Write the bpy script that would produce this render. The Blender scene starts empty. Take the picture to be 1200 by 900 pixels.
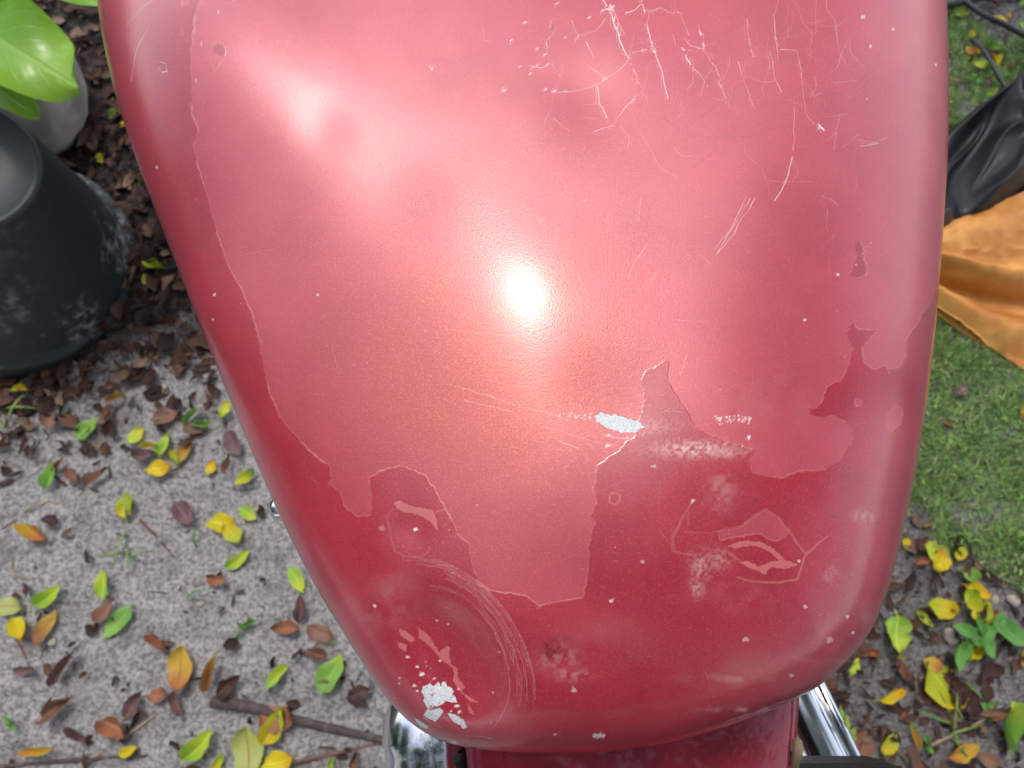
import bpy, bmesh, math, random
import numpy as np
from mathutils import Vector, Matrix

# ------------------------------------------------------------------ scene, camera, sky, sun, exposure
sc = bpy.context.scene
COL = sc.collection
R = math.radians
random.seed(7)
RNG = np.random.default_rng(11)

CAM_Z, PITCH, FPX = 1.15, R(18.0), 906.0
cam_d = bpy.data.cameras.new('camera'); cam = bpy.data.objects.new('camera', cam_d); COL.objects.link(cam)
cam.location = (0, 0, CAM_Z); cam.rotation_euler = (PITCH, 0, 0)
cam_d.sensor_width = 36.0; cam_d.lens = 36.0 * FPX / 1200.0
cam_d.clip_start = 0.02; cam_d.clip_end = 400
cam_d.dof.use_dof = True; cam_d.dof.focus_distance = 0.262; cam_d.dof.aperture_fstop = 21.0
sc.camera = cam

SUN_EL, SUN_AZ = R(67.8), R(-11.1)       # azimuth measured from +Y towards +X
world = bpy.data.worlds.new('World'); sc.world = world; world.use_nodes = True
wn, wl = world.node_tree.nodes, world.node_tree.links
for n in list(wn): wn.remove(n)
w_out = wn.new('ShaderNodeOutputWorld'); w_bg = wn.new('ShaderNodeBackground'); w_sky = wn.new('ShaderNodeTexSky')
w_hs = wn.new('ShaderNodeHueSaturation')
w_sky.sky_type = 'NISHITA'; w_sky.sun_disc = False
w_sky.sun_elevation = SUN_EL; w_sky.sun_rotation = SUN_AZ
w_sky.air_density = 1.0; w_sky.dust_density = 1.5; w_sky.ozone_density = 1.0
w_hs.inputs['Saturation'].default_value = 0.5
w_bg.inputs['Strength'].default_value = 0.15
wl.new(w_sky.outputs[0], w_hs.inputs['Color']); wl.new(w_hs.outputs[0], w_bg.inputs['Color']); wl.new(w_bg.outputs[0], w_out.inputs[0])

sun_d = bpy.data.lights.new('sun', 'SUN'); sun = bpy.data.objects.new('sun', sun_d); COL.objects.link(sun)
sun_d.energy = 0.68; sun_d.angle = R(10.0); sun_d.color = (1.0, 0.95, 0.88)
sdir = Vector((math.sin(SUN_AZ) * math.cos(SUN_EL), math.cos(SUN_AZ) * math.cos(SUN_EL), math.sin(SUN_EL)))
sun.rotation_euler = sdir.to_track_quat('Z', 'Y').to_euler(); sun.location = sdir * 5

sc.view_settings.view_transform = 'Standard'; sc.view_settings.look = 'None'
sc.view_settings.exposure = 1.2; sc.view_settings.gamma = 1.0; sc.view_settings.use_curve_mapping = False
sc.render.engine = 'CYCLES'
sc.cycles.use_adaptive_sampling = True; sc.cycles.adaptive_threshold = 0.04; sc.cycles.max_bounces = 4; sc.cycles.diffuse_bounces = 2; sc.cycles.glossy_bounces = 3; sc.cycles.transmission_bounces = 2

# ------------------------------------------------------------------ helpers
CP, SP = math.cos(PITCH), math.sin(PITCH)
def ray(px, py):
    x = (np.asarray(px, float) - 600) / FPX; y = (450 - np.asarray(py, float)) / FPX
    return x, y * CP + SP, y * SP - CP
def at(px, py, z=0.0):
    """the point of the photograph's ray that lies at height z"""
    dx, dy, dz = ray(px, py); t = (z - CAM_Z) / dz
    return dx * t, dy * t
def proj(x, y, z):
    z = z - CAM_Z
    yc = y * CP + z * SP; zc = -y * SP + z * CP
    return 600 + FPX * x / -zc, 450 - FPX * yc / -zc
def mpp(z): return (CAM_Z - z) / FPX

_lat = RNG.random((256, 256))
def vnoise(x, y, s=1.0, o=0):
    x = np.asarray(x) * s + o * 17.3; y = np.asarray(y) * s + o * 9.1
    xi = np.floor(x).astype(int); yi = np.floor(y).astype(int); fx = x - xi; fy = y - yi
    fx = fx * fx * (3 - 2 * fx); fy = fy * fy * (3 - 2 * fy)
    a = _lat[xi & 255, yi & 255]; b = _lat[(xi + 1) & 255, yi & 255]; c = _lat[xi & 255, (yi + 1) & 255]; d = _lat[(xi + 1) & 255, (yi + 1) & 255]
    return (a * (1 - fx) + b * fx) * (1 - fy) + (c * (1 - fx) + d * fx) * fy
def fbm(x, y, s, n=3, o=0):
    v = 0; a = 1; t = 0
    for i in range(n): v = v + a * vnoise(x, y, s * 2 ** i, o + i); t += a; a *= .5
    return v / t
def sstep(a, b, x):
    t = np.clip((x - a) / (b - a), 0, 1); return t * t * (3 - 2 * t)

def tag(o, label=None, cat=None, group=None, kind=None):
    if label: o['label'] = label
    if cat: o['category'] = cat
    if group: o['group'] = group
    if kind: o['kind'] = kind
    return o
def link(name, me, mat=None, parent=None, loc=(0, 0, 0)):
    o = bpy.data.objects.new(name, me); COL.objects.link(o); o.location = loc
    if mat is not None and me is not None and len(me.materials) == 0: me.materials.append(mat)
    if parent is not None: o.parent = parent
    return o
def empty(name, loc=(0, 0, 0)):
    o = bpy.data.objects.new(name, None); COL.objects.link(o); o.location = loc; o.empty_display_size = .05
    return o
def mesh_np(name, verts, faces, smooth=True):
    """verts (n,3); faces (m,4) or (m,3) arrays"""
    me = bpy.data.meshes.new(name); v = np.asarray(verts, np.float32); f = np.asarray(faces, np.int32)
    k = f.shape[1]
    me.vertices.add(len(v)); me.vertices.foreach_set('co', v.ravel())
    me.loops.add(f.size); me.loops.foreach_set('vertex_index', f.ravel())
    me.polygons.add(len(f)); me.polygons.foreach_set('loop_start', np.arange(0, f.size, k, dtype=np.int32))
    me.polygons.foreach_set('loop_total', np.full(len(f), k, np.int32))
    me.polygons.foreach_set('use_smooth', np.full(len(f), smooth, bool))
    me.update(calc_edges=True); me.validate()
    return me
def grid_faces(nu, nv):
    i = np.arange(nu - 1)[:, None] * nv + np.arange(nv - 1)[None, :]
    return np.stack([i, i + nv, i + nv + 1, i + 1], -1).reshape(-1, 4)
def ring_faces(nr, na):
    """nr rings of na points, closed round"""
    i = np.arange(nr - 1)[:, None] * na; j = np.arange(na)[None, :]; k = (j + 1) % na
    return np.stack([i + j, i + k, i + na + k, i + na + j], -1).reshape(-1, 4)
def lathe(prof, na=64):
    p = np.asarray(prof, float); a = np.linspace(0, 2 * np.pi, na, endpoint=False)
    v = np.stack([p[:, 0:1] * np.cos(a), p[:, 0:1] * np.sin(a), np.repeat(p[:, 1:2], na, 1)], -1).reshape(-1, 3)
    return v, ring_faces(len(p), na)
def tube(pts, rad, na=8):
    """tapered tube through points, capped by shrinking"""
    pts = [Vector(p) for p in pts]; n = len(pts)
    rad = [rad] * n if np.isscalar(rad) else list(rad)
    V = []
    for i, p in enumerate(pts):
        d = (pts[min(i + 1, n - 1)] - pts[max(i - 1, 0)]).normalized()
        u = d.cross(Vector((0, 0, 1))); u = u.normalized() if u.length > 1e-3 else Vector((1, 0, 0)); w = d.cross(u)
        ring = [p + (u * math.cos(t) + w * math.sin(t)) * rad[i] for t in np.linspace(0, 2 * np.pi, na, endpoint=False)]
        if i == 0: V += [p + (q - p) * .05 for q in ring]
        V += ring
        if i == n - 1: V += [p + (q - p) * .05 for q in ring]
    return np.array([tuple(v) for v in V]), ring_faces(n + 2, na)
def smooth_path(pts, n=6):
    P = [Vector(p) for p in pts]; out = []
    for i in range(len(P) - 1):
        p0, p1, p2, p3 = P[max(i - 1, 0)], P[i], P[i + 1], P[min(i + 2, len(P) - 1)]
        for k in range(n):
            t = k / n
            out.append(.5 * ((2 * p1) + (p2 - p0) * t + (2 * p0 - 5 * p1 + 4 * p2 - p3) * t * t + (3 * p1 - p0 - 3 * p2 + p3) * t ** 3))
    return out + [P[-1]]
def bevel_box(sx, sy, sz, b=.004, seg=2):
    bm = bmesh.new(); bmesh.ops.create_cube(bm, size=1)
    bmesh.ops.scale(bm, vec=(sx, sy, sz), verts=bm.verts)
    bmesh.ops.bevel(bm, geom=bm.edges[:], offset=b, segments=seg, affect='EDGES', profile=.5)
    me = bpy.data.meshes.new('box'); bm.to_mesh(me); bm.free(); return me

# ------------------------------------------------------------------ materials
def new_mat(name):
    m = bpy.data.materials.new(name); m.use_nodes = True
    nt = m.node_tree; p = nt.nodes['Principled BSDF']
    return m, nt.nodes, nt.links, p
def N(ns, t, **kw):
    n = ns.new(t)
    for k, v in kw.items():
        if k in n.inputs: n.inputs[k].default_value = v
        else: setattr(n, k, v)
    return n
def math_n(ns, ln, op, a, b=None, clamp=False):
    n = ns.new('ShaderNodeMath'); n.operation = op; n.use_clamp = clamp
    for i, v in enumerate((a, b)):
        if v is None: continue
        if isinstance(v, (int, float)): n.inputs[i].default_value = v
        else: ln.new(v, n.inputs[i])
    return n.outputs[0]
def mix_c(ns, ln, f, a, b):
    n = ns.new('ShaderNodeMix'); n.data_type = 'RGBA'
    for s, v in ((n.inputs[0], f), (n.inputs[6], a), (n.inputs[7], b)):
        if isinstance(v, (int, float)): s.default_value = v
        elif isinstance(v, tuple): s.default_value = (*v[:3], 1)
        else: ln.new(v, s)
    return n.outputs[2]
def mix_f(ns, ln, f, a, b):
    n = ns.new('ShaderNodeMix'); n.data_type = 'FLOAT'
    for s, v in ((n.inputs[0], f), (n.inputs[2], a), (n.inputs[3], b)):
        if isinstance(v, (int, float)): s.default_value = v
        else: ln.new(v, s)
    return n.outputs[0]
def smooth_n(ns, ln, v, a, b):
    n = ns.new('ShaderNodeMapRange'); n.interpolation_type = 'SMOOTHSTEP'
    n.inputs[1].default_value = a; n.inputs[2].default_value = b; ln.new(v, n.inputs[0]); return n.outputs[0]

def plain(name, col, rough=.5, metal=0.0, var=.15, scale=40, bump=0.0, bscale=200, coat=0.0, col2=None, thresh=(.4, .7)):
    m, ns, ln, p = new_mat(name)
    tc = N(ns, 'ShaderNodeTexCoord'); nz = N(ns, 'ShaderNodeTexNoise', Scale=scale, Detail=5.0)
    ln.new(tc.outputs['Object'], nz.inputs['Vector'])
    lo = tuple(c * (1 - var) for c in col); hi = col2 if col2 else tuple(min(1, c * (1 + var)) for c in col)
    c = mix_c(ns, ln, smooth_n(ns, ln, nz.outputs[0], *thresh), lo, hi)
    ln.new(c, p.inputs['Base Color'])
    ln.new(mix_f(ns, ln, nz.outputs[0], rough * .8, min(1, rough * 1.2)), p.inputs['Roughness'])
    p.inputs['Metallic'].default_value = metal; p.inputs['Coat Weight'].default_value = coat
    if bump:
        b = N(ns, 'ShaderNodeTexNoise', Scale=bscale, Detail=4.0); ln.new(tc.outputs['Object'], b.inputs['Vector'])
        bn = N(ns, 'ShaderNodeBump', Strength=bump, Distance=.004); ln.new(b.outputs[0], bn.inputs['Height']); ln.new(bn.outputs[0], p.inputs['Normal'])
    return m

def paint_material():
    m, ns, ln, p = new_mat('worn_red_metallic_paint')
    a1 = N(ns, 'ShaderNodeAttribute', attribute_name='wear_a'); a2 = N(ns, 'ShaderNodeAttribute', attribute_name='wear_b')
    s1 = N(ns, 'ShaderNodeSeparateColor'); s2 = N(ns, 'ShaderNodeSeparateColor')
    ln.new(a1.outputs['Color'], s1.inputs[0]); ln.new(a2.outputs['Color'], s2.inputs[0])
    fade_sd, white_sd, pale_sd, scr = s1.outputs[0], s1.outputs[1], s1.outputs[2], a1.outputs['Alpha']
    dark, smear, edge, warm_glow = s2.outputs[0], s2.outputs[1], s2.outputs[2], a2.outputs['Alpha']
    a3 = N(ns, 'ShaderNodeAttribute', attribute_name='wear_c'); s3 = N(ns, 'ShaderNodeSeparateColor'); ln.new(a3.outputs['Color'], s3.inputs[0])
    off = math_n(ns, ln, 'SUBTRACT', math_n(ns, ln, 'ABSOLUTE', s3.outputs[0]), s3.outputs[2])
    scr = math_n(ns, ln, 'MAXIMUM', scr, math_n(ns, ln, 'MULTIPLY', s3.outputs[1], math_n(ns, ln, 'SUBTRACT', 1.0, smooth_n(ns, ln, off, -.4, .45))))
    tc = N(ns, 'ShaderNodeTexCoord')
    fine = N(ns, 'ShaderNodeTexNoise', Scale=1600.0, Detail=3.0); ln.new(tc.outputs['Object'], fine.inputs['Vector'])
    mid = N(ns, 'ShaderNodeTexNoise', Scale=28.0, Detail=5.0, Roughness=.6); ln.new(tc.outputs['Object'], mid.inputs['Vector'])
    fade = smooth_n(ns, ln, fade_sd, -.7, .7)
    pale = math_n(ns, ln, 'MULTIPLY', smooth_n(ns, ln, pale_sd, -.6, .6), .8)
    white = smooth_n(ns, ln, white_sd, -.5, .5)
    intact = mix_c(ns, ln, smooth_n(ns, ln, mid.outputs[0], .3, .7), (.325, .017, .037), (.40, .026, .048))
    faded = mix_c(ns, ln, smooth_n(ns, ln, mid.outputs[0], .3, .7), (.41, .052, .080), (.49, .070, .100))
    c = mix_c(ns, ln, fade, intact, faded)
    c = mix_c(ns, ln, math_n(ns, ln, 'MULTIPLY', warm_glow, mix_f(ns, ln, fade, .3, .7)), c, (.37, .050, .042))  # warm glow tinted into the base colour
    c = mix_c(ns, ln, math_n(ns, ln, 'MULTIPLY', smooth_n(ns, ln, fine.outputs[0], .52, .75), .22), c, (.75, .20, .18))
    c = mix_c(ns, ln, pale, c, (.56, .15, .15))
    c = mix_c(ns, ln, math_n(ns, ln, 'MULTIPLY', edge, .45), c, (.66, .28, .22))
    c = mix_c(ns, ln, smear, c, (.62, .36, .34))
    c = mix_c(ns, ln, math_n(ns, ln, 'MULTIPLY', dark, .7), c, (.10, .02, .03))
    c = mix_c(ns, ln, scr, c, (.80, .70, .68))
    prim = mix_c(ns, ln, smooth_n(ns, ln, fine.outputs[0], .35, .65), (.50, .51, .51), (.68, .69, .69))
    c = mix_c(ns, ln, white, c, prim)
    ln.new(c, p.inputs['Base Color'])
    bare = math_n(ns, ln, 'MAXIMUM', white, scr)
    p.inputs['Specular IOR Level'].default_value = .5
    rough = mix_f(ns, ln, fade, .34, .40)
    rough = mix_f(ns, ln, bare, rough, .7)
    ln.new(rough, p.inputs['Roughness'])
    met = mix_f(ns, ln, fade, .05, .10)
    met = mix_f(ns, ln, math_n(ns, ln, 'MAXIMUM', bare, pale), met, 0.0)
    ln.new(met, p.inputs['Metallic'])
    coat = mix_f(ns, ln, fade, .85, .75)
    coat = mix_f(ns, ln, bare, coat, 0.0)
    ln.new(coat, p.inputs['Coat Weight'])
    ln.new(mix_f(ns, ln, a3.outputs['Alpha'], mix_f(ns, ln, fade, .08, .18), .28), p.inputs['Coat Roughness'])
    hgt = math_n(ns, ln, 'ADD', math_n(ns, ln, 'MULTIPLY', fade, -.6), math_n(ns, ln, 'MULTIPLY', white, -1.0))
    hgt = math_n(ns, ln, 'ADD', hgt, math_n(ns, ln, 'MULTIPLY', fine.outputs[0], .35))
    bp = N(ns, 'ShaderNodeBump', Strength=.34, Distance=.00032); ln.new(hgt, bp.inputs['Height'])
    ln.new(bp.outputs[0], p.inputs['Normal']); ln.new(bp.outputs[0], p.inputs['Coat Normal'])
    # copper flake under the lacquer, strengthened where the warm glow is painted
    fl = N(ns, 'ShaderNodeBsdfGlossy', Roughness=.42); fl.inputs['Color'].default_value = (.90, .24, .10, 1); ln.new(bp.outputs[0], fl.inputs['Normal'])
    mx = N(ns, 'ShaderNodeMixShader'); ln.new(math_n(ns, ln, 'MULTIPLY', math_n(ns, ln, 'SUBTRACT', 1.0, math_n(ns, ln, 'MAXIMUM', bare, pale)), math_n(ns, ln, 'MULTIPLY', mix_f(ns, ln, fade, .35, 1.0), math_n(ns, ln, 'MULTIPLY', mix_f(ns, ln, smooth_n(ns, ln, fine.outputs[0], .4, .7), .25, 1.0), mix_f(ns, ln, warm_glow, .04, .20)))), mx.inputs[0])
    out = [n for n in ns if n.type == 'OUTPUT_MATERIAL'][0]
    ln.new(p.outputs[0], mx.inputs[1]); ln.new(fl.outputs[0], mx.inputs[2]); ln.new(mx.outputs[0], out.inputs[0])
    return m

def ground_material():
    m, ns, ln, p = new_mat('sandy_soil')
    tc = N(ns, 'ShaderNodeTexCoord'); at_ = N(ns, 'ShaderNodeAttribute', attribute_name='soil')
    def nz(s, d=6.0, r=.6):
        n = N(ns, 'ShaderNodeTexNoise', Scale=s, Detail=d, Roughness=r); ln.new(tc.outputs['Object'], n.inputs['Vector']); return n.outputs[0]
    g1, g2, g3 = nz(170, 8.0, .7), nz(620, 4.0), nz(14)
    sand = mix_c(ns, ln, smooth_n(ns, ln, g1, .38, .60), (.26, .236, .232), (.72, .685, .68))
    sand = mix_c(ns, ln, math_n(ns, ln, 'MULTIPLY', smooth_n(ns, ln, g2, .5, .68), .6), sand, (.72, .69, .70))
    sand = mix_c(ns, ln, math_n(ns, ln, 'MULTIPLY', smooth_n(ns, ln, g3, .5, .7), .35), sand, (.30, .25, .225))
    humus = mix_c(ns, ln, smooth_n(ns, ln, g1, .4, .66), (.018, .013, .011), (.095, .074, .066))
    humus = mix_c(ns, ln, math_n(ns, ln, 'MULTIPLY', smooth_n(ns, ln, g2, .56, .7), .5), humus, (.19, .165, .155))
    f = math_n(ns, ln, 'ADD', at_.outputs['Fac'], math_n(ns, ln, 'MULTIPLY', math_n(ns, ln, 'SUBTRACT', g3, .5), .8), True)
    ln.new(mix_c(ns, ln, f, sand, humus), p.inputs['Base Color'])
    p.inputs['Roughness'].default_value = .93; p.inputs['Specular IOR Level'].default_value = .25
    b = N(ns, 'ShaderNodeBump', Strength=1.0, Distance=.010)
    ln.new(math_n(ns, ln, 'ADD', g1, math_n(ns, ln, 'MULTIPLY', g2, .5)), b.inputs['Height']); ln.new(b.outputs[0], p.inputs['Normal'])
    return m

def leaf_material(name, base, mid, tip, vein=None, rough=.42, blotch=.35):
    """colour runs along the blade and breaks up in blotches; rib lighter"""
    m, ns, ln, p = new_mat(name)
    uv = N(ns, 'ShaderNodeUVMap'); sep = N(ns, 'ShaderNodeSeparateXYZ'); ln.new(uv.outputs[0], sep.inputs[0])
    oi = N(ns, 'ShaderNodeObjectInfo'); tc = N(ns, 'ShaderNodeTexCoord')
    nz = N(ns, 'ShaderNodeTexNoise', noise_dimensions='4D', Scale=55.0, Detail=4.0)
    ln.new(tc.outputs['Object'], nz.inputs['Vector']); ln.new(math_n(ns, ln, 'MULTIPLY', oi.outputs['Random'], 40.0), nz.inputs['W'])
    t = math_n(ns, ln, 'ADD', sep.outputs[0], math_n(ns, ln, 'MULTIPLY', math_n(ns, ln, 'SUBTRACT', nz.outputs[0], .5), 2.2 * blotch))
    t = math_n(ns, ln, 'ADD', t, math_n(ns, ln, 'MULTIPLY', math_n(ns, ln, 'SUBTRACT', oi.outputs['Random'], .5), .5))
    c = mix_c(ns, ln, smooth_n(ns, ln, t, .05, .5), base, mid)
    c = mix_c(ns, ln, smooth_n(ns, ln, t, .6, 1.05), c, tip)
    s = math_n(ns, ln, 'ABSOLUTE', math_n(ns, ln, 'SUBTRACT', sep.outputs[1], .5))
    rib = math_n(ns, ln, 'SUBTRACT', 1.0, smooth_n(ns, ln, s, .012, .05))
    wv = math_n(ns, ln, 'SINE', math_n(ns, ln, 'MULTIPLY', math_n(ns, ln, 'SUBTRACT', sep.outputs[0], math_n(ns, ln, 'MULTIPLY', s, .7)), 55.0))
    side = math_n(ns, ln, 'MULTIPLY', smooth_n(ns, ln, wv, .8, 1.0), .3)
    vc = vein or tuple(min(1, x * 1.35 + .04) for x in mid)
    c = mix_c(ns, ln, math_n(ns, ln, 'MAXIMUM', math_n(ns, ln, 'MULTIPLY', rib, .7), side), c, vc)
    ln.new(c, p.inputs['Base Color']); p.inputs['Roughness'].default_value = rough; p.inputs['Specular IOR Level'].default_value = .4
    b = N(ns, 'ShaderNodeBump', Strength=.5, Distance=.0012)
    ln.new(math_n(ns, ln, 'SUBTRACT', nz.outputs[0], math_n(ns, ln, 'MAXIMUM', rib, side)), b.inputs['Height']); ln.new(b.outputs[0], p.inputs['Normal'])
    tr = N(ns, 'ShaderNodeBsdfTranslucent'); ln.new(c, tr.inputs['Color']); mx = N(ns, 'ShaderNodeMixShader'); mx.inputs[0].default_value = .22
    out = [n for n in ns if n.type == 'OUTPUT_MATERIAL'][0]
    ln.new(p.outputs[0], mx.inputs[1]); ln.new(tr.outputs[0], mx.inputs[2]); ln.new(mx.outputs[0], out.inputs[0])
    return m

M = {}
M['paint'] = paint_material()
M['ground'] = ground_material()
M['frame_red'] = plain('dark_red_frame_paint', (.30, .016, .036), .3, .1, .2, 25, coat=.5)
M['chrome'] = plain('chrome', (.72, .73, .75), .13, 1.0, .06, 30)
M['black_rubber'] = plain('black_rubber', (.012, .012, .013), .55, 0, .3, 60, bump=.3)
M['cast'] = plain('cast_aluminium', (.32, .32, .33), .5, .8, .2, 30, bump=.3)
M['seat'] = plain('black_vinyl', (.012, .012, .013), .42, 0, .2, 60, bump=.25, bscale=500)

LM = {
    'green': leaf_material('leaf_green', (.16, .34, .06), (.24, .45, .07), (.42, .54, .06)),
    'lime': leaf_material('leaf_lime', (.28, .46, .05), (.48, .58, .05), (.62, .57, .03)),
    'yellow': leaf_material('leaf_yellow', (.55, .50, .012), (.68, .52, .008), (.70, .36, .010)),
    'yellow_green': leaf_material('leaf_yellow_green', (.62, .46, .010), (.45, .48, .015), (.20, .36, .02)),
    'orange': leaf_material('leaf_orange', (.46, .17, .05), (.64, .40, .05), (.62, .46, .05), (.38, .14, .05)),
    'orange_green': leaf_material('leaf_orange_green', (.28, .12, .05), (.50, .30, .05), (.38, .46, .06), (.4, .2, .05)),
    'rust': leaf_material('leaf_rust', (.24, .09, .048), (.34, .135, .06), (.20, .08, .05)),
    'brown': leaf_material('leaf_brown', (.19, .095, .065), (.28, .14, .09), (.16, .085, .065)),
    'purple': leaf_material('leaf_purple_brown', (.13, .065, .066), (.20, .105, .105), (.11, .058, .058)),
    'dark': leaf_material('leaf_dark_brown', (.05, .026, .021), (.10, .048, .034), (.055, .03, .026), rough=.3),
    'pale': leaf_material('leaf_pale_green', (.34, .42, .12), (.46, .50, .16), (.40, .46, .10), (.36, .13, .05)),
    'plant': leaf_material('leaf_plant', (.085, .24, .018), (.14, .34, .022), (.22, .40, .03), (.26, .44, .07), rough=.3, blotch=.2),
    'weed': leaf_material('leaf_weed', (.09, .25, .04), (.13, .33, .06), (.17, .36, .06)),
}

# ------------------------------------------------------------------ ground
def poly_sd(px, py, pts, closed=True):
    """signed distance to a polygon, positive inside; unsigned distance to a polyline when open"""
    P = np.asarray(pts, float); d2 = np.full(np.shape(px), 1e12); ins = np.zeros(np.shape(px), bool)
    n = len(P)
    for i in range(n if closed else n - 1):
        ax, ay = P[i]; bx, by = P[(i + 1) % n]; ex, ey = bx - ax, by - ay
        t = np.clip(((px - ax) * ex + (py - ay) * ey) / max(ex * ex + ey * ey, 1e-9), 0, 1)
        d2 = np.minimum(d2, (px - ax - t * ex) ** 2 + (py - ay - t * ey) ** 2)
        if closed:
            c = (ay > py) != (by > py)
            with np.errstate(divide='ignore', invalid='ignore'):
                ins ^= c & (px < (bx - ax) * (py - ay) / ((by - ay) if by != ay else 1e-9) + ax)
    d = np.sqrt(d2)
    return np.where(ins, d, -d) if closed else d

LAWN = [at(*p) for p in [(1040, -120), (1050, 560), (1078, 600), (1112, 640), (1150, 655), (1200, 700), (1420, 800), (1600, 300), (1500, -150)]]
BARE = [at(*p) for p in [(1090, -60), (1135, 30), (1150, 55), (1215, 20), (1260, -80)]]
def gheight(x, y):
    return (fbm(x, y, 9, 2, 3) - .5) * .022 + (fbm(x, y, 55, 2, 5) - .5) * .014 + (vnoise(x, y, 130, 8) - .5) * .009
def axis(lo, hi, step, far):
    a = np.arange(lo, hi, step); g = np.geomspace(.05, far, 26)
    return np.concatenate([lo - g[::-1], a, a[-1] + g])
gx = axis(-1.15, 1.05, .0068, 70); gy = axis(-.65, 1.35, .0068, 70)
GX, GY = np.meshgrid(gx, gy, indexing='ij')
near = np.clip(1.6 - np.hypot(GX, GY - .2) * .5, 0, 1)
GZ = gheight(GX, GY) * near
me = mesh_np('ground', np.stack([GX, GY, GZ], -1).reshape(-1, 3), grid_faces(len(gx), len(gy)))
gpx, gpy = proj(GX.ravel(), GY.ravel(), 0 * GX.ravel())
soil = sstep(470, 330, gpy + (fbm(GX, GY, 8, 3, 21).ravel() - .5) * 160 + gpx * .25 - 30) * (gpx < 620)
soil = np.maximum(soil, sstep(700, 950, gpx) * .5)
sa = me.attributes.new('soil', 'FLOAT', 'POINT'); sa.data.foreach_set('value', soil.astype(np.float32))
ground = link('ground', me, M['ground']); tag(ground, kind='structure')

# ------------------------------------------------------------------ unseen trees added round the clearing to block sky and darken the tank's reflections
def crown_material():
    m, ns, ln, p = new_mat('tree_foliage'); at_ = N(ns, 'ShaderNodeAttribute', attribute_name='tint'); ln.new(at_.outputs[0], p.inputs['Base Color']); p.inputs['Roughness'].default_value = .5
    return m
M['foliage'] = crown_material(); M['bark'] = plain('bark', (.09, .07, .055), .9, 0, .35, 20, bump=.8, bscale=30)
def blocker_tree(cx_, cy_, cz, rx, rz, tx, ty, n, seed, label):
    rg = np.random.default_rng(seed); o = empty('blocker_tree', (tx, ty, 0)); tag(o, label, 'tree', 'unseen trees added to shape the tank reflections')
    limbs = [tube(smooth_path([(0, 0, -.05), ((cx_ - tx) * .15, (cy_ - ty) * .15, cz * .45), (cx_ - tx, cy_ - ty, cz)], 6), list(np.linspace(.11, .04, 13)), 12)]
    nc = 26; u = rg.normal(size=(nc, 3)); u /= np.linalg.norm(u, axis=1, keepdims=True); C = np.array([cx_ - tx, cy_ - ty, cz]) + u * np.array([rx, rx, rz]) * rg.uniform(.35, .85, (nc, 1))
    for c in C[:14]: limbs.append(tube(smooth_path([((cx_ - tx) * .4, (cy_ - ty) * .4, cz * .62), tuple((c + np.array([cx_ - tx, cy_ - ty, cz])) / 2 - [0, 0, .1]), tuple(c)], 4), list(np.linspace(.035, .008, 9)), 7))
    k = 0; V = []; F = []
    for v, f in limbs: V.append(v); F.append(f + k); k += len(v)
    link('trunk', mesh_np('trunk', np.vstack(V), np.vstack(F)), M['bark'], o)
    ci = rg.integers(0, nc, n); P = C[ci] + rg.normal(0, 1, (n, 3)) * np.array([rx, rx, rz]) * .17
    a = rg.uniform(0, 2 * np.pi, n); d = np.stack([np.cos(a), np.sin(a), rg.normal(-.2, .5, n)], -1); d /= np.linalg.norm(d, axis=1, keepdims=True)
    w = np.cross(d, rg.normal(size=(n, 3))); w /= np.linalg.norm(w, axis=1, keepdims=True); L = rg.uniform(.07, .13, (n, 1))
    V = np.stack([P, P + d * L * .5 + w * L * .26, P + d * L, P + d * L * .5 - w * L * .26], 1).reshape(-1, 3); F = np.arange(4 * n).reshape(n, 4)
    me = mesh_np('crown', V, F, False); c = np.array([.045, .085, .018]) * rg.uniform(.6, 1.6, (n, 1)) * np.array([1, 1, 1]); c = np.repeat(np.c_[c, np.ones(n)], 4, 0).astype(np.float32)
    t = me.attributes.new('tint', 'FLOAT_COLOR', 'POINT'); t.data.foreach_set('color', c.ravel()); link('crown', me, M['foliage'], o)
blocker_tree(.2, -1.95, 2.1, 2.0, 1.5, .3, -2.3, 12000, 1, 'broad leafy tree behind the motorcycle, added unseen to darken its reflections')
blocker_tree(2.0, .5, 3.1, 1.5, 1.0, 2.9, .4, 7000, 2, 'leafy tree overhanging from the right, added unseen to block sky')
blocker_tree(.9, 3.4, 2.5, 1.8, 1.3, 1.2, 4.0, 9000, 3, 'leafy tree beyond the front of the motorcycle, added unseen to dim its reflections')
blocker_tree(-2.4, -.6, 1.6, 1.5, 1.4, -2.9, -.8, 9000, 4, 'bushy tree at the left, added unseen to darken the tank reflection')

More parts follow.
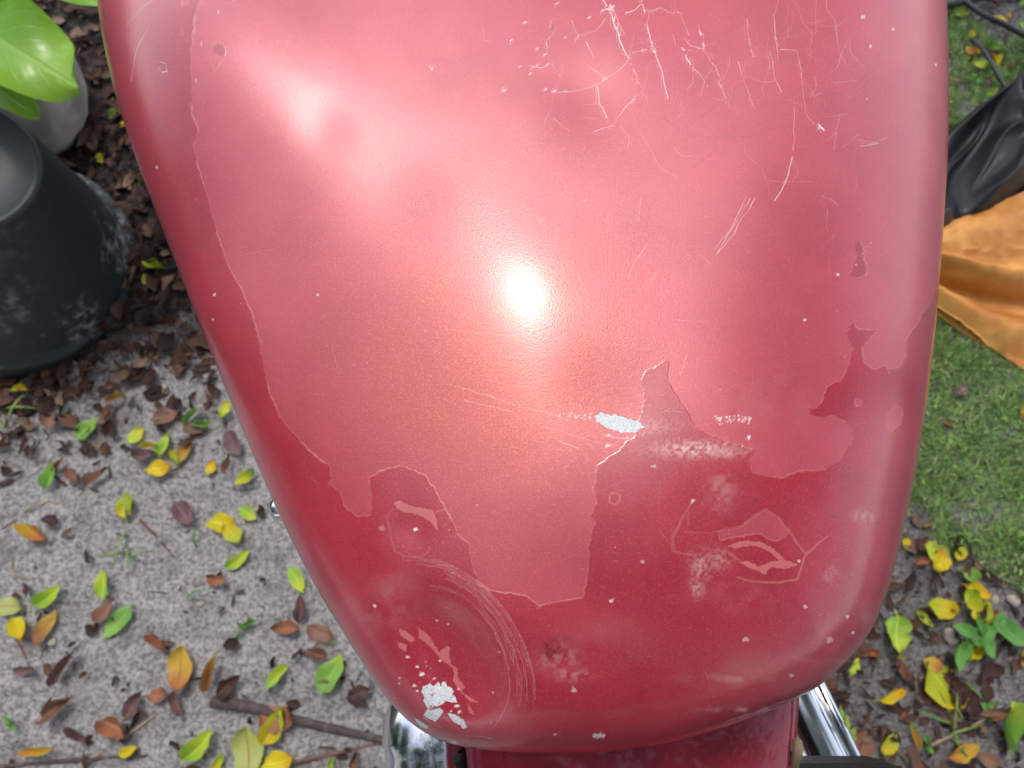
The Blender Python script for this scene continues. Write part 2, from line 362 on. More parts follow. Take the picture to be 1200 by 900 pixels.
# ------------------------------------------------------------------ motorcycle
ZE = 0.845                                  # height of the tank's widest line
SIL = [(122, 0), (134, 60), (150, 130), (172, 210), (200, 290), (230, 370), (262, 450), (295, 530), (330, 610), (365, 680), (400, 738), (430, 785),
       (450, 815), (475, 843), (505, 864), (545, 877), (600, 882), (700, 882), (780, 872), (850, 853), (910, 830), (960, 805), (1000, 768), (1022, 738), (1040, 695),
       (1055, 640), (1072, 560), (1085, 480), (1097, 380), (1105, 280), (1111, 180), (1112, 90), (1110, 0),
       (1104, -90), (1075, -200), (1000, -290), (860, -350), (640, -375), (420, -350), (250, -290), (160, -200), (122, -90)]
CPX = (740., 430.)
BULGES = [(205, 80, 150, .0148), (470, 215, 62, -.0008), (612, 348, 95, .0013)]
def build_tank(parent):
    cx, cy = at(*CPX, ZE); H = .062; PEX = 2.45
    # closed silhouette as radius over the pixel angle
    S = np.array(SIL, float); S = np.vstack([S, S[:1]])
    seg = np.hypot(*np.diff(S, axis=0).T); cum = np.r_[0, np.cumsum(seg)]
    q = np.linspace(0, cum[-1], 3000); sx = np.interp(q, cum, S[:, 0]); sy = np.interp(q, cum, S[:, 1])
    ker = np.hanning(41); ker /= ker.sum()
    sx = np.convolve(np.r_[sx[-60:], sx, sx[:60]], ker, 'same')[60:-60]; sy = np.convolve(np.r_[sy[-60:], sy, sy[:60]], ker, 'same')[60:-60]
    phi = np.arctan2(-(sy - CPX[1]), sx - CPX[0]); rad = np.hypot(sx - CPX[0], sy - CPX[1])
    o = np.argsort(phi); phi, rad = phi[o], rad[o]
    T = lambda a: np.interp(a, np.r_[phi - 2 * np.pi, phi, phi + 2 * np.pi], np.r_[rad, rad, rad])
    # section: dome as a superellipse, then the wall tucking under
    tt = np.linspace(0, 1, 4000); ang = tt * np.pi / 2
    rr = np.sin(ang) ** (2 / PEX); zz = H * np.cos(ang) ** (2 / PEX)
    wt = np.linspace(0, 1, 300)[1:]
    rr = np.r_[rr, 1 - .10 * wt ** 2 - .25 * sstep(.6, 1, wt)]; zz = np.r_[zz, -.095 * wt]
    L = np.r_[0, np.cumsum(np.hypot(np.diff(rr) * .17, np.diff(zz)))]; L /= L[-1]
    top_frac = L[3999]
    def section(g):
        # finer spacing on the dome that the photograph shows
        s = np.where(g < .93, g / .93 * top_frac, top_frac + (g - .93) / .07 * (1 - top_frac))
        return np.interp(s, L, rr), np.interp(s, L, zz)
    th = np.linspace(-np.pi, np.pi, 721)[:-1]; Rth = np.full(720, .17); gs = np.linspace(.3, 1, 160); sr, sz = section(gs)
    for _ in range(14):
        X = cx + Rth[:, None] * sr * np.cos(th)[:, None]; Y = cy + Rth[:, None] * sr * np.sin(th)[:, None]
        qx, qy = proj(X, Y, ZE + sz[None, :] + 0 * X)
        a = np.arctan2(-(qy - CPX[1]), qx - CPX[0]); r = np.hypot(qx - CPX[0], qy - CPX[1])
        Rth = Rth / (r / T(a)).max(1)
        k = np.hanning(9); k /= k.sum(); Rth = np.convolve(np.r_[Rth[-9:], Rth, Rth[:9]], k, 'same')[9:-9]
    RT = lambda a: np.interp(a, np.r_[th, np.pi], np.r_[Rth, Rth[0]])
    nu, nv = 1040, 980
    U, V = np.meshgrid(np.linspace(-1, 1, nu), np.r_[np.linspace(-1, .62, nv - 100)[:-1], np.linspace(.62, 1, 101)], indexing='ij')
    DX = U * np.sqrt(1 - V * V / 2); DY = V * np.sqrt(1 - U * U / 2)
    g = np.hypot(DX, DY); a = np.arctan2(DY, DX); fr, fz = section(np.clip(g, 0, 1)); rt = RT(a)
    X = cx + rt * fr * np.cos(a); Y = cy + rt * fr * np.sin(a); Z = ZE + fz
    px, py = proj(X, Y, Z)
    for (bx, by, bs, bd) in BULGES: Z = Z + bd * np.exp(-((px - bx) ** 2 + (py - by) ** 2) / bs ** 2) * (fz > 0)
    # the dent at the rear left corner, a flat above it, gentle waves of beaten sheet metal
    ca, sa_ = math.cos(R(62)), math.sin(R(62))
    ex = (px - 530) * ca + (py - 768) * sa_; ey = -(px - 530) * sa_ + (py - 768) * ca
    Z = Z - .0062 * np.exp(-((ex / 75) ** 2 + (ey / 46) ** 2) ** 1.5)
    Z = Z + (fbm(px, py, .006, 2, 31) - .5) * .0008 * (fz > 0)
    Z = Z - .0010 * np.exp(-(((px - 650) / 26) ** 2 + ((py - 772) / 20) ** 2))
    for (bx, by, bs, bd) in ((485, 622, 24, .0009), (865, 655, 60, .0012), (720, 470, 60, .0010), (690, 110, 45, .0010), (380, 150, 30, .0005)):
        Z = Z - bd * np.exp(-((px - bx) ** 2 + (py - by) ** 2) / bs ** 2)
    me = mesh_np('fuel_tank', np.stack([X, Y, Z], -1).reshape(-1, 3), grid_faces(nu, nv))
    wear(me, px.ravel(), py.ravel())
    tank = link('fuel_tank', me, M['paint'], parent)
    tag(tank, 'worn metallic red fuel tank with peeling lacquer and primer chips')
    return tank

FADE = [(253, -400), (253, 0), (245, 40), (243, 60), (240, 80), (238, 110), (240, 130), (238, 150), (243, 170), (236, 185), (239, 205), (245, 225), (250, 250), (258, 275), (264, 300), (270, 315),
        (285, 340), (295, 365), (305, 400), (310, 430), (316, 460), (330, 490), (350, 515), (370, 535), (385, 545), (389, 560), (383, 565), (398, 578), (405, 595), (420, 606), (435, 603), (437, 590),
        (433, 570), (433, 560), (445, 552), (470, 545), (497, 555), (510, 575), (525, 600), (535, 625), (550, 637), (553, 660), (560, 685), (590, 695), (617, 697), (632, 712), (650, 706), (683, 700),
        (686, 685), (690, 660), (689, 640), (698, 610), (693, 604), (700, 590), (697, 570), (700, 545), (720, 530), (745, 510), (750, 490), (757, 465), (753, 445), (757, 432), (770, 428), (780, 420),
        (785, 425), (783, 445), (795, 465), (805, 480), (815, 500), (830, 508), (860, 520), (885, 528), (878, 540), (880, 550), (890, 556), (915, 560), (935, 553), (965, 550), (985, 540), (998, 520),
        (998, 505), (990, 495), (975, 485), (965, 490), (950, 487), (947, 477), (955, 480), (963, 470), (967, 455), (975, 448), (985, 445), (998, 420), (1000, 410), (993, 395), (993, 385), (1000, 377),
        (1005, 387), (1028, 387), (1010, 408), (1012, 425), (1025, 433), (1037, 427), (1040, 432), (1055, 430), (1063, 415), (1060, 400), (1075, 380), (1082, 365), (1090, 355), (1097, 330), (1125, 300), (1125, -400)]
Z3 = lambda x0, y0, s, pts: [(x0 + a / s, y0 + b / s) for a, b in pts]
FADE_HOLES = [[(262, 80), (267, 76), (274, 77), (278, 82), (276, 90), (270, 91), (263, 88)],
              [(1007, 282), (1012, 290), (1010, 298), (1016, 312), (1015, 322), (1003, 327), (995, 323), (997, 312), (1005, 300), (1003, 288)]]
FADE_ISLES = [[(1040, 482), (1050, 474), (1057, 480), (1055, 495), (1045, 505), (1038, 497)],
              [(840, 622), (873, 615), (885, 603), (898, 598), (912, 605), (922, 617), (925, 625), (912, 633), (905, 632), (890, 625), (870, 628), (845, 632)],
              [(1001, 470), (1006, 466), (1011, 470), (1008, 477), (1003, 476)]]
WHITE = [[(697, 488), (700, 484), (706, 483), (715, 486), (722, 485), (735, 489), (744, 491), (752, 496), (755, 499), (748, 504), (738, 506), (725, 505), (714, 502), (706, 498), (702, 494)],
         Z3(440, 800, 8.57, [(470, 45), (500, 30), (540, 15), (560, 40), (590, 35), (620, -5), (640, 40), (660, 60), (655, 10), (690, 0), (700, 50), (745, 55), (780, 100), (760, 125), (790, 150), (810, 210), (740, 195), (680, 180), (690, 200), (665, 220), (610, 240), (580, 225), (570, 260), (530, 265), (510, 225), (480, 180), (490, 140), (465, 100)]),
         Z3(440, 800, 8.57, [(480, 330), (520, 270), (560, 280), (600, 265), (640, 260), (680, 290), (600, 390), (540, 360)]),
         Z3(440, 800, 8.57, [(720, 310), (790, 320), (880, 380), (912, 450), (880, 460), (850, 425), (790, 400), (750, 350)]),
         Z3(440, 800, 8.57, [(400, 360), (430, 375), (530, 440), (515, 462), (470, 445), (410, 395)])]
PALE = [[(461, 590), (467, 586), (480, 592), (495, 595), (507, 598), (513, 610), (512, 622), (508, 615), (500, 608), (490, 603), (475, 600), (465, 596)],
        Z3(400, 640, 3.46, [(228, 330), (268, 350), (300, 385), (270, 388), (245, 370)]),
        Z3(400, 640, 3.46, [(222, 388), (262, 400), (262, 430), (240, 418)]),
        Z3(400, 640, 3.46, [(308, 330), (345, 360), (390, 430), (428, 400), (438, 480), (465, 500), (470, 540), (500, 575), (480, 600), (450, 550), (450, 500), (400, 465), (345, 400), (308, 372)]),
        Z3(400, 640, 3.46, [(470, 585), (560, 640), (520, 635)]), Z3(400, 640, 3.46, [(512, 645), (545, 690), (515, 680)]),
        [(853, 640), (868, 634), (880, 633), (893, 635), (908, 643), (921, 656), (917, 659), (905, 648), (893, 641), (878, 639), (862, 642)],
        [(868, 658), (880, 658), (890, 664), (905, 657), (922, 656), (936, 662), (920, 667), (905, 664), (897, 673), (888, 668), (872, 662)],
        [(443, 618), (449, 615), (451, 620), (446, 623)]]
# polylines: (points, half width px, strength)
T4 = lambda pts: Z3(560, 0, 4, pts)
T3 = lambda pts: Z3(820, 0, 3, pts)
SCRATCH_GLINT = [
    (T4([(585, -20), (610, 40), (650, 135), (665, 185), (740, 345)]), .9, .95), (T4([(618, 15), (655, 90), (685, 160)]), .6, .8), (T4([(765, -10), (780, 60), (800, 150), (830, 245), (860, 320), (890, 470)]), .8, .85),
    (T4([(690, 60), (740, 45), (765, 15)]), .9, .9), (T4([(775, 45), (820, 45), (855, 35), (905, 58), (955, 58)]), .7, .8), (T4([(435, 95), (470, 165), (555, 145), (600, 85)]), .6, .6), (T4([(470, 165), (455, 205)]), .6, .6),
    (T4([(575, 55), (610, 40), (640, 50)]), 1.1, .9), (T4([(510, 195), (545, 275)]), .5, .5), (T4([(515, 300), (600, 360), (640, 340), (700, 295)]), .6, .6), (T4([(600, 365), (555, 395), (490, 415), (375, 430)]), .6, .6),
    (T4([(565, 395), (575, 480), (610, 555)]), .8, .8), (T4([(640, 560), (670, 530), (740, 455)]), .6, .6), (T4([(540, 615), (600, 595), (660, 580)]), .6, .65), (T4([(660, 580), (710, 640), (700, 700)]), .4, .3),
    (T4([(960, 220), (975, 270), (995, 300)]), 1.0, .85), (T4([(995, 300), (1040, 350), (1085, 410)]), .6, .55), (T4([(1030, 115), (1055, 170), (1060, 230), (1000, 215), (965, 175)]), .5, .5), (T4([(1060, 230), (1100, 300), (1120, 310), (1160, 460)]), .5, .45),
    (T4([(955, 60), (970, 120), (990, 165)]), .5, .6), (T4([(910, 160), (925, 215)]), .5, .4), (T4([(720, 248), (790, 232), (820, 240)]), .6, .6), (T4([(740, 345), (755, 400)]), .5, .5), (T4([(350, 300), (400, 360)]), .4, .35),
    (T4([(315, 180), (325, 230), (318, 275)]), .7, .6), (T4([(255, 308), (300, 318), (330, 300)]), .7, .7), (T4([(145, 195), (160, 178)]), 1.0, .8), (T4([(340, 95), (345, 130)]), .5, .5), (T4([(358, 20), (380, 8)]), .7, .6),
    (T4([(345, 550), (430, 610)]), .4, .35), (T4([(745, 600), (860, 790), (940, 835)]), .35, .3), (T4([(25, 120), (28, 185), (65, 200)]), .4, .3),
    (T3([(165, 65), (172, 130), (190, 200)]), .5, .5), (T3([(135, 215), (160, 300), (190, 375)]), .5, .45), (T3([(275, 0), (262, 60), (268, 140), (275, 215)]), .55, .55), (T3([(280, 175), (345, 180), (362, 300), (372, 400), (400, 435)]), .5, .5),
    (T3([(418, 438), (436, 456)]), 1.1, .9), (T3([(250, 180), (258, 240), (262, 275), (290, 325)]), .6, .6), (T3([(335, 10), (360, 80), (397, 120), (385, 180)]), .4, .35), (T3([(410, 0), (408, 120)]), .4, .4),
    (T3([(445, 0), (450, 40), (475, 70), (490, 180), (515, 230)]), .5, .5), (T3([(325, 550), (310, 620), (290, 665), (262, 705)]), .9, .85), (T3([(165, 690), (110, 800), (50, 880)]), .5, .55), (T3([(195, 695), (120, 820), (55, 900)]), .6, .65),
    (T3([(555, 490), (610, 500), (660, 488)]), .5, .55), (T3([(565, 512), (630, 505)]), .4, .5), (T3([(330, 360), (330, 530)]), .4, .35), (T3([(490, 400), (470, 530)]), .4, .3), (T3([(55, 235), (75, 310), (90, 345)]), .5, .5),
    (T3([(0, 110), (15, 170)]), .6, .7), (T3([(380, 195), (440, 220), (440, 240)]), .4, .3),
    ([(198, 25), (186, 35), (167, 55)], .8, .35), ([(190, 65), (178, 90), (171, 120)], .8, .55), ([(203, 107), (207, 113), (212, 111), (213, 104), (205, 102)], .7, .5), ([(207, 113), (213, 112)], .8, .8),
    ([(838, 300), (850, 280), (880, 232)], .5, .6), ([(735, 330), (742, 310), (760, 285)], .4, .45), ([(760, 335), (770, 318)], .4, .35), ([(797, 440), (806, 415)], .4, .4),
    ([(525, 450), (560, 460), (600, 474), (650, 486)], .5, .4), ([(545, 470), (600, 482)], .4, .35), ([(655, 517), (676, 524)], .6, .6), ([(640, 500), (690, 515), (725, 522)], .4, .35), ([(705, 508), (722, 513), (745, 514)], .7, .6),
    ([(570, 462), (610, 478)], .35, .3), ([(780, 480), (800, 484)], .4, .3),
    ([(497, 842), (518, 852)], .6, .6), ([(545, 862), (578, 866)], .5, .4), ([(850, 846), (880, 836), (906, 827), (935, 816)], .9, .5), ([(868, 842), (900, 832)], .6, .5), ([(520, 668), (540, 690)], .4, .25),  # first two strokes are highlights painted along the rear edge
]
CRACK = [(T3([(-60, 470), (60, 485), (170, 480), (250, 450), (330, 445)]), .6, .4), (T3([(200, 375), (330, 355), (450, 335), (500, 330), (560, 290), (620, 230), (655, 120)]), .8, .3), (T3([(440, 415), (490, 400), (540, 370)]), .6, .3),
         (T3([(30, 140), (90, 120), (120, 100), (120, 60), (60, 60)]), .5, .3), (T3([(0, 570), (55, 535), (60, 480)]), .5, .3), (T3([(0, 830), (85, 828)]), .4, .3), (T3([(280, 550), (380, 520), (420, 520)]), .5, .2),
         (T4([(440, 660), (385, 735)]), .5, .4), (T4([(440, 660), (540, 640)]), .5, .35), (T4([(935, 610), (870, 740)]), .5, .35), (T4([(935, 610), (880, 560), (800, 540), (740, 455)]), .5, .35), (T4([(935, 610), (1050, 545), (1110, 500)]), .5, .4),
         (T4([(955, 635), (1050, 650), (1200, 640)]), .5, .35), (T4([(1010, 790), (1120, 700)]), .5, .4), (T4([(880, 360), (960, 300), (880, 310)]), .5, .35), (T4([(700, 160), (800, 140), (950, 180)]), .4, .25), (T4([(560, 420), (680, 425), (830, 425)]), .4, .3),
         (T4([(930, 470), (1030, 430)]), .4, .35), (T4([(240, 610), (310, 585)]), .4, .3), (T4([(185, 780), (205, 735)]), .4, .3), (T4([(430, 810), (530, 770)]), .4, .3), (T4([(350, 190), (420, 170), (470, 165)]), .5, .3),
         (T4([(1060, 190), (1200, 150)]), .4, .3), (T4([(345, 120), (352, 135), (348, 125)]), 1.6, .9), ([(905, 120), (960, 100), (1010, 70)], .5, .15)]
EDGE_LINES = [([(898, 598), (912, 606), (925, 622), (930, 630), (945, 650)], 1.0, .8), ([(969, 628), (955, 640), (945, 650), (938, 670), (934, 679), (905, 683), (885, 682), (865, 676)], 1.0, .9), ([(840, 622), (873, 615), (890, 602)], .8, .5),
              ([(810, 592), (797, 612), (789, 630), (788, 645), (795, 648), (810, 650)], 1.3, .55), ([(806, 615), (808, 600)], 1, .4), ([(802, 624), (835, 624), (832, 640)], .9, .4), ([(852, 645), (865, 655), (875, 660)], 1.2, .6), ([(788, 628), (792, 645)], 1.6, .3),
              ([(714, 580), (720, 577), (726, 580), (726, 588), (720, 592), (714, 588), (714, 580)], .9, .7), ([(457, 598), (453, 606), (457, 622), (462, 645), (475, 652), (495, 652), (503, 645), (503, 640)], .7, .5),
              ([(510, 600), (522, 597)], .9, .7), ([(260, 95), (265, 108), (270, 100), (276, 90)], .8, .5), ([(230, 20), (228, 35), (235, 30), (229, 22)], .9, .6), ([(224, 70), (231, 72), (228, 64)], .8, .5), ([(345, 55), (340, 70)], .8, .3),
              ([(1096, 335), (1092, 348), (1095, 356)], .8, .6), ([(1018, 288), (1011, 291), (1015, 297)], .8, .6)]
DOTS_W = [(812, 588, 3.5, .6), (878, 513, 3.2, .9), (487, 620, 3, 1), (713, 522, 3, .8), (712, 510, 2.4, .7), (766, 547, 3, .5), (753, 658, 3.2, .5), (505, 80, 1.8, .9), (937, 657, 2, .9), (701, 862, 5, .7), (706, 862, 4, .6), (697, 861, 3.5, .6), (650, 861, 2.5, .8), (717, 704, 3, .8), (944, 711, 3, .6),
          (874, 750, 4, .5), (973, 750, 5, .4), (928, 792, 4, .45), (1000, 742, 3, .8), (672, 808, 4, .5), (960, 150, 2, .8), (1012, 20, 3, .8), (1047, 34, 1.5, .9), (1020, 54, 2, .7), (1097, 76, 1.5, .9), (590, 105, 2, .9), (650, 106, 2.2, .9), (640, 103, 1.8, .8), (643, 74, 2, .8),
          (477, 770, 2, .9), (488, 782, 2.2, .9), (493, 791, 3.2, .9), (514, 775, 1.9, .9), (486, 804, 2.6, .9), (489, 810, 2, .9), (535, 829, 2.8, .95), (538, 835, 2.8, .95), (528, 834, 1.4, .9), (536, 809, 1.5, .8), (485, 803, 1.8, .9), (507, 796, 2, .9), (497, 776, 1, .8),
          (439, 710, 3, .8), (427, 789, 1.5, .4), (468, 795, 2, .5), (468, 801, 1.5, .5), (580, 742, 1.3, .8), (585, 764, 1.3, .8), (577, 812, 1.3, .7), (524, 731, 1.5, .9), (510, 727, 1.3, .8), (373, 346, 2, .8), (252, 346, 2.2, .9), (250, 375, 1.3, .7), (193, 208, 1.5, .8),
          (981, 322, 2.5, .9), (943, 375, 2, .8), (1003, 310, 2, .5), (251, 80, 1.5, .9), (244, 120, 1.5, .9), (283, 20, 1.3, .9), (268, 40, 1.2, .8), (615, 26, 2, .8), (690, 20, 1.5, .8), (717, 8, 2.6, .95), (723, 33, 2, .9), (766, 61, 2, .9), (710, 91, 2.4, .9), (993, 723, 2.5, .7)]

def wear(me, px, py):
    n = len(px)
    def near_(pts, pad):
        P = np.array(pts); return np.nonzero((px > P[:, 0].min() - pad) & (px < P[:, 0].max() + pad) & (py > P[:, 1].min() - pad) & (py < P[:, 1].max() + pad))[0]
    jag = (fbm(px, py, .22, 3, 41) - .5) * 4.0 + (vnoise(px, py, .05, 44) - .5) * 2
    fade = np.full(n, -40.)
    i = near_([(200, -420), (1140, 760)], 5)
    fade[i] = np.clip(poly_sd(px[i], py[i], FADE), -40, 40)
    for P in FADE_HOLES: i = near_(P, 30); fade[i] = np.minimum(fade[i], -poly_sd(px[i], py[i], P))
    for P in FADE_ISLES: i = near_(P, 30); fade[i] = np.maximum(fade[i], poly_sd(px[i], py[i], P))
    fade = fade + jag * np.clip(np.abs(fade) < 12, 0, 1)
    # the lifted rim of the peeling lacquer
    gate = sstep(.42, .60, vnoise(px, py, .045, 52)) * .8 + .2 * sstep(.45, .6, vnoise(px, py, .3, 53))
    right = sstep(560, 700, px)
    edge = sstep(1.5, .3, np.abs(fade + .4)) * gate * (.55 + .45 * sstep(.3, .6, vnoise(px, py, .35, 54))) * (1 - .35 * right)
    white = np.full(n, -5.); pale = np.full(n, -5.)
    for q, P in enumerate(WHITE): i = near_(P, 6); white[i] = np.maximum(white[i], poly_sd(px[i], py[i], P) + (fbm(px[i], py[i], .4, 2, 61) - .5) * (5.5 if q == 0 else 1.6) + .3)
    i = near_(WHITE[1], 3); cr = vnoise(px[i], py[i], .22, 67); white[i] = np.minimum(white[i], (np.abs(cr - .5) - .028) * 14 + (np.hypot(px[i] - 512, py[i] - 812) > 24) * 9)      # crazing of the primer
    for P in PALE: i = near_(P, 6); pale[i] = np.maximum(pale[i], poly_sd(px[i], py[i], P) + (vnoise(px[i], py[i], .4, 63) - .5) * 2)
    scr = np.zeros(n); dark = np.zeros(n)
    def stroke(arr, pts, hw, st, nz=71, feather=.8, gap=True):
        if st <= 0: return
        i = near_(pts, 5)
        if not len(i): return
        x = px[i] + (vnoise(px[i], py[i], .10, nz) - .5) * 2; y = py[i] + (vnoise(px[i], py[i], .10, nz + 3) - .5) * 2
        d = poly_sd(x, y, pts, False)
        st = st * .85 * min(1.0, .3 + .7 * hw / .75); w = max(hw, .62) * (.8 + .4 * vnoise(px[i], py[i], .06, nz + 5))
        v = st * sstep(w + .75, w - .6, d)
        if gap: v = v * (.55 + .45 * sstep(.25, .55, vnoise(px[i], py[i], .08, nz + 9)))
        arr[i] = np.maximum(arr[i], v)
    ld = np.full(n, 9.); lst = np.zeros(n); lwid = np.full(n, .5)
    def line(pts, hw, st, nz):
        """a hairline kept as signed distance, so that it stays crisp between the mesh points"""
        if st <= 0: return
        i = near_(pts, 7)
        if not len(i): return
        x = px[i] + (vnoise(px[i], py[i], .10, nz) - .5) * 2; y = py[i] + (vnoise(px[i], py[i], .10, nz + 3) - .5) * 2
        best = np.full(len(i), 99.); sg = np.ones(len(i)); inn = np.zeros(len(i)); m_ = len(pts) - 1
        for k in range(m_):
            (ax, ay), (bx, by) = pts[k], pts[k + 1]; ex, ey = bx - ax, by - ay; L = math.hypot(ex, ey) + 1e-9
            u = ((x - ax) * ex + (y - ay) * ey) / L; uc = np.clip(u, 0, L); d = np.hypot(x - ax - ex / L * uc, y - ay - ey / L * uc)
            over = np.maximum(-u if k == 0 else 0 * u, (u - L) if k == m_ - 1 else 0 * u)
            b_ = d < best; best = np.where(b_, d, best); sg = np.where(b_, np.sign((x - ax) * ey - (y - ay) * ex) + 1e-6, sg); inn = np.where(b_, sstep(1.2, -.6, over), inn)
        tot = st * inn * sstep(4.2, 3.0, best) * (.45 + .55 * sstep(.2, .6, vnoise(px[i], py[i], .07, nz + 9)))
        b_ = (best < np.abs(ld[i])) & (tot > 0); j = i[b_]
        ld[j] = (best * np.sign(sg))[b_]; lst[j] = tot[b_]; lwid[j] = (hw * (.6 + .8 * vnoise(px[i], py[i], .05, nz + 5)))[b_]
    for k, (P, hw, st) in enumerate(SCRATCH_GLINT): line(P, hw * .62, st, 71 + k)
    rh = np.random.default_rng(21)
    for k in range(75):                                              # fine crazing over the right half
        x, y = rh.uniform(640, 1010), rh.uniform(-5, 60) + 270 * rh.random() ** 1.7; P = [(x, y)]; a = rh.choice([R(78), R(100), R(10), R(160)], p=[.4, .25, .2, .15]) + rh.normal(0, .15)
        for _ in range(rh.integers(2, 6)): x += math.cos(a) * rh.uniform(5, 14); y += math.sin(a) * rh.uniform(5, 14); a += rh.normal(0, .35); P.append((x, y))
        line(P, rh.uniform(.15, .35), rh.uniform(.10, .34), 500 + k)
    for k in range(40):                                              # wiping marks all over
        x, y = rh.uniform(250, 1040), rh.uniform(200, 840); a = rh.uniform(0, 6.3); L = rh.uniform(8, 40)
        line([(x, y), (x + math.cos(a) * L * .5 + rh.normal(0, 1), y + math.sin(a) * L * .5 + rh.normal(0, 1)), (x + math.cos(a) * L, y + math.sin(a) * L)], .2, rh.uniform(.06, .2), 600 + k)
    for k, (P, hw, st) in enumerate(CRACK): stroke(dark, P, hw, st, 171 + k)
    for k, (P, hw, st) in enumerate(EDGE_LINES): stroke(edge, P, hw, st, 271 + k, gap=False)
    def dot(arr, x, y, r, st):
        i = near_([(x, y)], r * 2 + 2)
        if not len(i): return
        d = np.hypot((px[i] - x) * (.8 + .4 * ((x * 7) % 1)), (py[i] - y)) + (vnoise(px[i], py[i], .5, 81) - .5) * r * .9
        r_ = r * .62; st = st * .9; arr[i] = np.maximum(arr[i], st * sstep(r_ + .55, r_ - .55, d))
    for d in DOTS_W: dot(scr, *d)
    rd = np.random.default_rng(5)
    for _ in range(70):                                             # stone chips and specks
        x = rd.uniform(180, 1090); y = rd.uniform(0, 870); dot(scr, x, y, rd.choice([.5, .7, .9, 1.2], p=[.5, .3, .15, .05]), rd.uniform(.3, .8))
    for _ in range(90): dot(dark, rd.uniform(180, 1090), rd.uniform(0, 870), rd.uniform(.4, .9), rd.uniform(.2, .5))
    for _ in range(60): dot(dark, 900 + rd.normal(0, 90), 130 + rd.normal(0, 90), rd.uniform(.4, .8), rd.uniform(.2, .45))
    # white flecks either side of the long primer chip, chips near the crazing
    for (x0, x1, y0, y1, k, r1) in ((645, 697, 482, 492, 30, 2.2), (700, 760, 505, 516, 8, 1.4), (838, 882, 486, 497, 60, 2.0), (455, 540, 765, 840, 12, .8), (598, 662, 40, 110, 22, 1.2), (765, 880, 510, 535, 16, 1.0)):
        for _ in range(k): dot(scr, rd.uniform(x0, x1), rd.triangular(y0, (y0 + y1) / 2, y1), rd.uniform(.5, r1), rd.uniform(.5, 1))
    # arcs rubbed around the dent
    ra = np.random.default_rng(9)
    for k in range(26):
        f_ = ra.uniform(.90, 1.30); t0 = ra.uniform(-2.9, -1.7); t1 = t0 + ra.uniform(.5, 1.9); P = []
        ca, sa_ = math.cos(R(58)), math.sin(R(58)); ox, oy = ra.normal(0, 2, 2)
        for t in np.linspace(t0, min(t1, -.1), 12):
            ex, ey = 108 * f_ * math.cos(t), 74 * f_ * math.sin(t); P.append((520 + ox + ex * ca - ey * sa_, 775 + oy + ex * sa_ + ey * ca))
        line(P, .35, ra.uniform(.10, .30), 371 + k)
    # smears and scuffs
    smear = np.zeros(n)
    for (x, y, sx_, sy_, st, fs) in ((815, 526, 42, 9, .75, .35), (850, 530, 26, 7, .5, .35), (822, 662, 12, 16, .5, .3), (817, 688, 9, 12, .4, .3), (842, 655, 14, 12, .35, .35), (655, 770, 22, 16, .28, .12), (670, 790, 20, 8, .3, .15), (845, 575, 16, 22, .25, .12),
                                      (700, 750, 60, 30, .08, .03), (445, 708, 40, 24, .16, .05), (460, 690, 26, 18, .12, .06), (860, 795, 50, 5, .28, .05), (940, 775, 45, 5, .18, .05), (875, 700, 60, 20, .06, .04), (880, 832, 45, 3, .5, .1),
                                      (760, 500, 40, 10, .22, .4), (900, 470, 60, 30, .06, .05), (300, 285, 30, 60, .06, .02), (1012, 605, 14, 8, .22, .2), (972, 672, 8, 9, .3, .3), (875, 790, 70, 22, .10, .02), (1010, 740, 14, 26, .22, .06)):
        i = near_([(x - 3 * sx_, y - 3 * sy_), (x + 3 * sx_, y + 3 * sy_)], 2)
        e = np.exp(-((px[i] - x) / sx_) ** 2 - ((py[i] - y) / sy_) ** 2) * sstep(.25, .7, fbm(px[i], py[i], fs, 3, int(x) % 50 + 100)) * st * 1.5
        smear[i] = np.maximum(smear[i], np.clip(e, 0, 1))
    for (x, y, sx_, sy_, st) in ((645, 760, 12, 18, .8), (880, 580, 10, 20, .5), (840, 640, 8, 14, .4), (790, 636, 5, 6, .7), (795, 465, 18, 30, .0), (975, 608, 12, 6, .35), (930, 792, 8, 5, .5), (625, 800, 8, 14, .4), (1020, 600, 8, 10, .3)):
        i = near_([(x - 3 * sx_, y - 3 * sy_), (x + 3 * sx_, y + 3 * sy_)], 2)
        e = np.exp(-((px[i] - x) / sx_) ** 2 - ((py[i] - y) / sy_) ** 2) * sstep(.5, .75, fbm(px[i], py[i], .22, 3, int(y) % 50 + 160)) * st * 1.4
        dark[i] = np.maximum(dark[i], np.clip(e, 0, 1))
    # warm glow painted round the central highlight, and patchy older lacquer on the left flank
    warm_glow = np.zeros(n)
    warm_glow = np.exp(-((px - 555) / 210) ** 2 - ((py - 450) / 190) ** 2) * (.55 + .9 * fbm(px, py, .02, 3, 133))          # orange light glow put into paint colour and flake weight
    dark = np.maximum(dark, .22 * sstep(.5, .62, fbm(px, py, .014, 3, 131)) * sstep(330, 200, px) * (fade < 0))
    A = np.stack([np.clip(fade, -20, 20), white, pale, np.clip(scr, 0, 1)], -1).astype(np.float32)
    B = np.stack([dark, smear, edge, warm_glow], -1).astype(np.float32)
    haze = np.exp(-((px - 340) / 170) ** 2 - ((py - 130) / 150) ** 2) * (.6 + .8 * fbm(px, py, .03, 3, 141)) + .35 * sstep(.5, .75, fbm(px, py, .012, 3, 151))
    Cc = np.stack([np.clip(ld, -9, 9), lst, lwid, np.clip(haze, 0, 1)], -1).astype(np.float32)
    for nm, D in (('wear_a', A), ('wear_b', B), ('wear_c', Cc)):
        at_ = me.attributes.new(nm, 'FLOAT_COLOR', 'POINT'); at_.data.foreach_set('color', D.ravel())

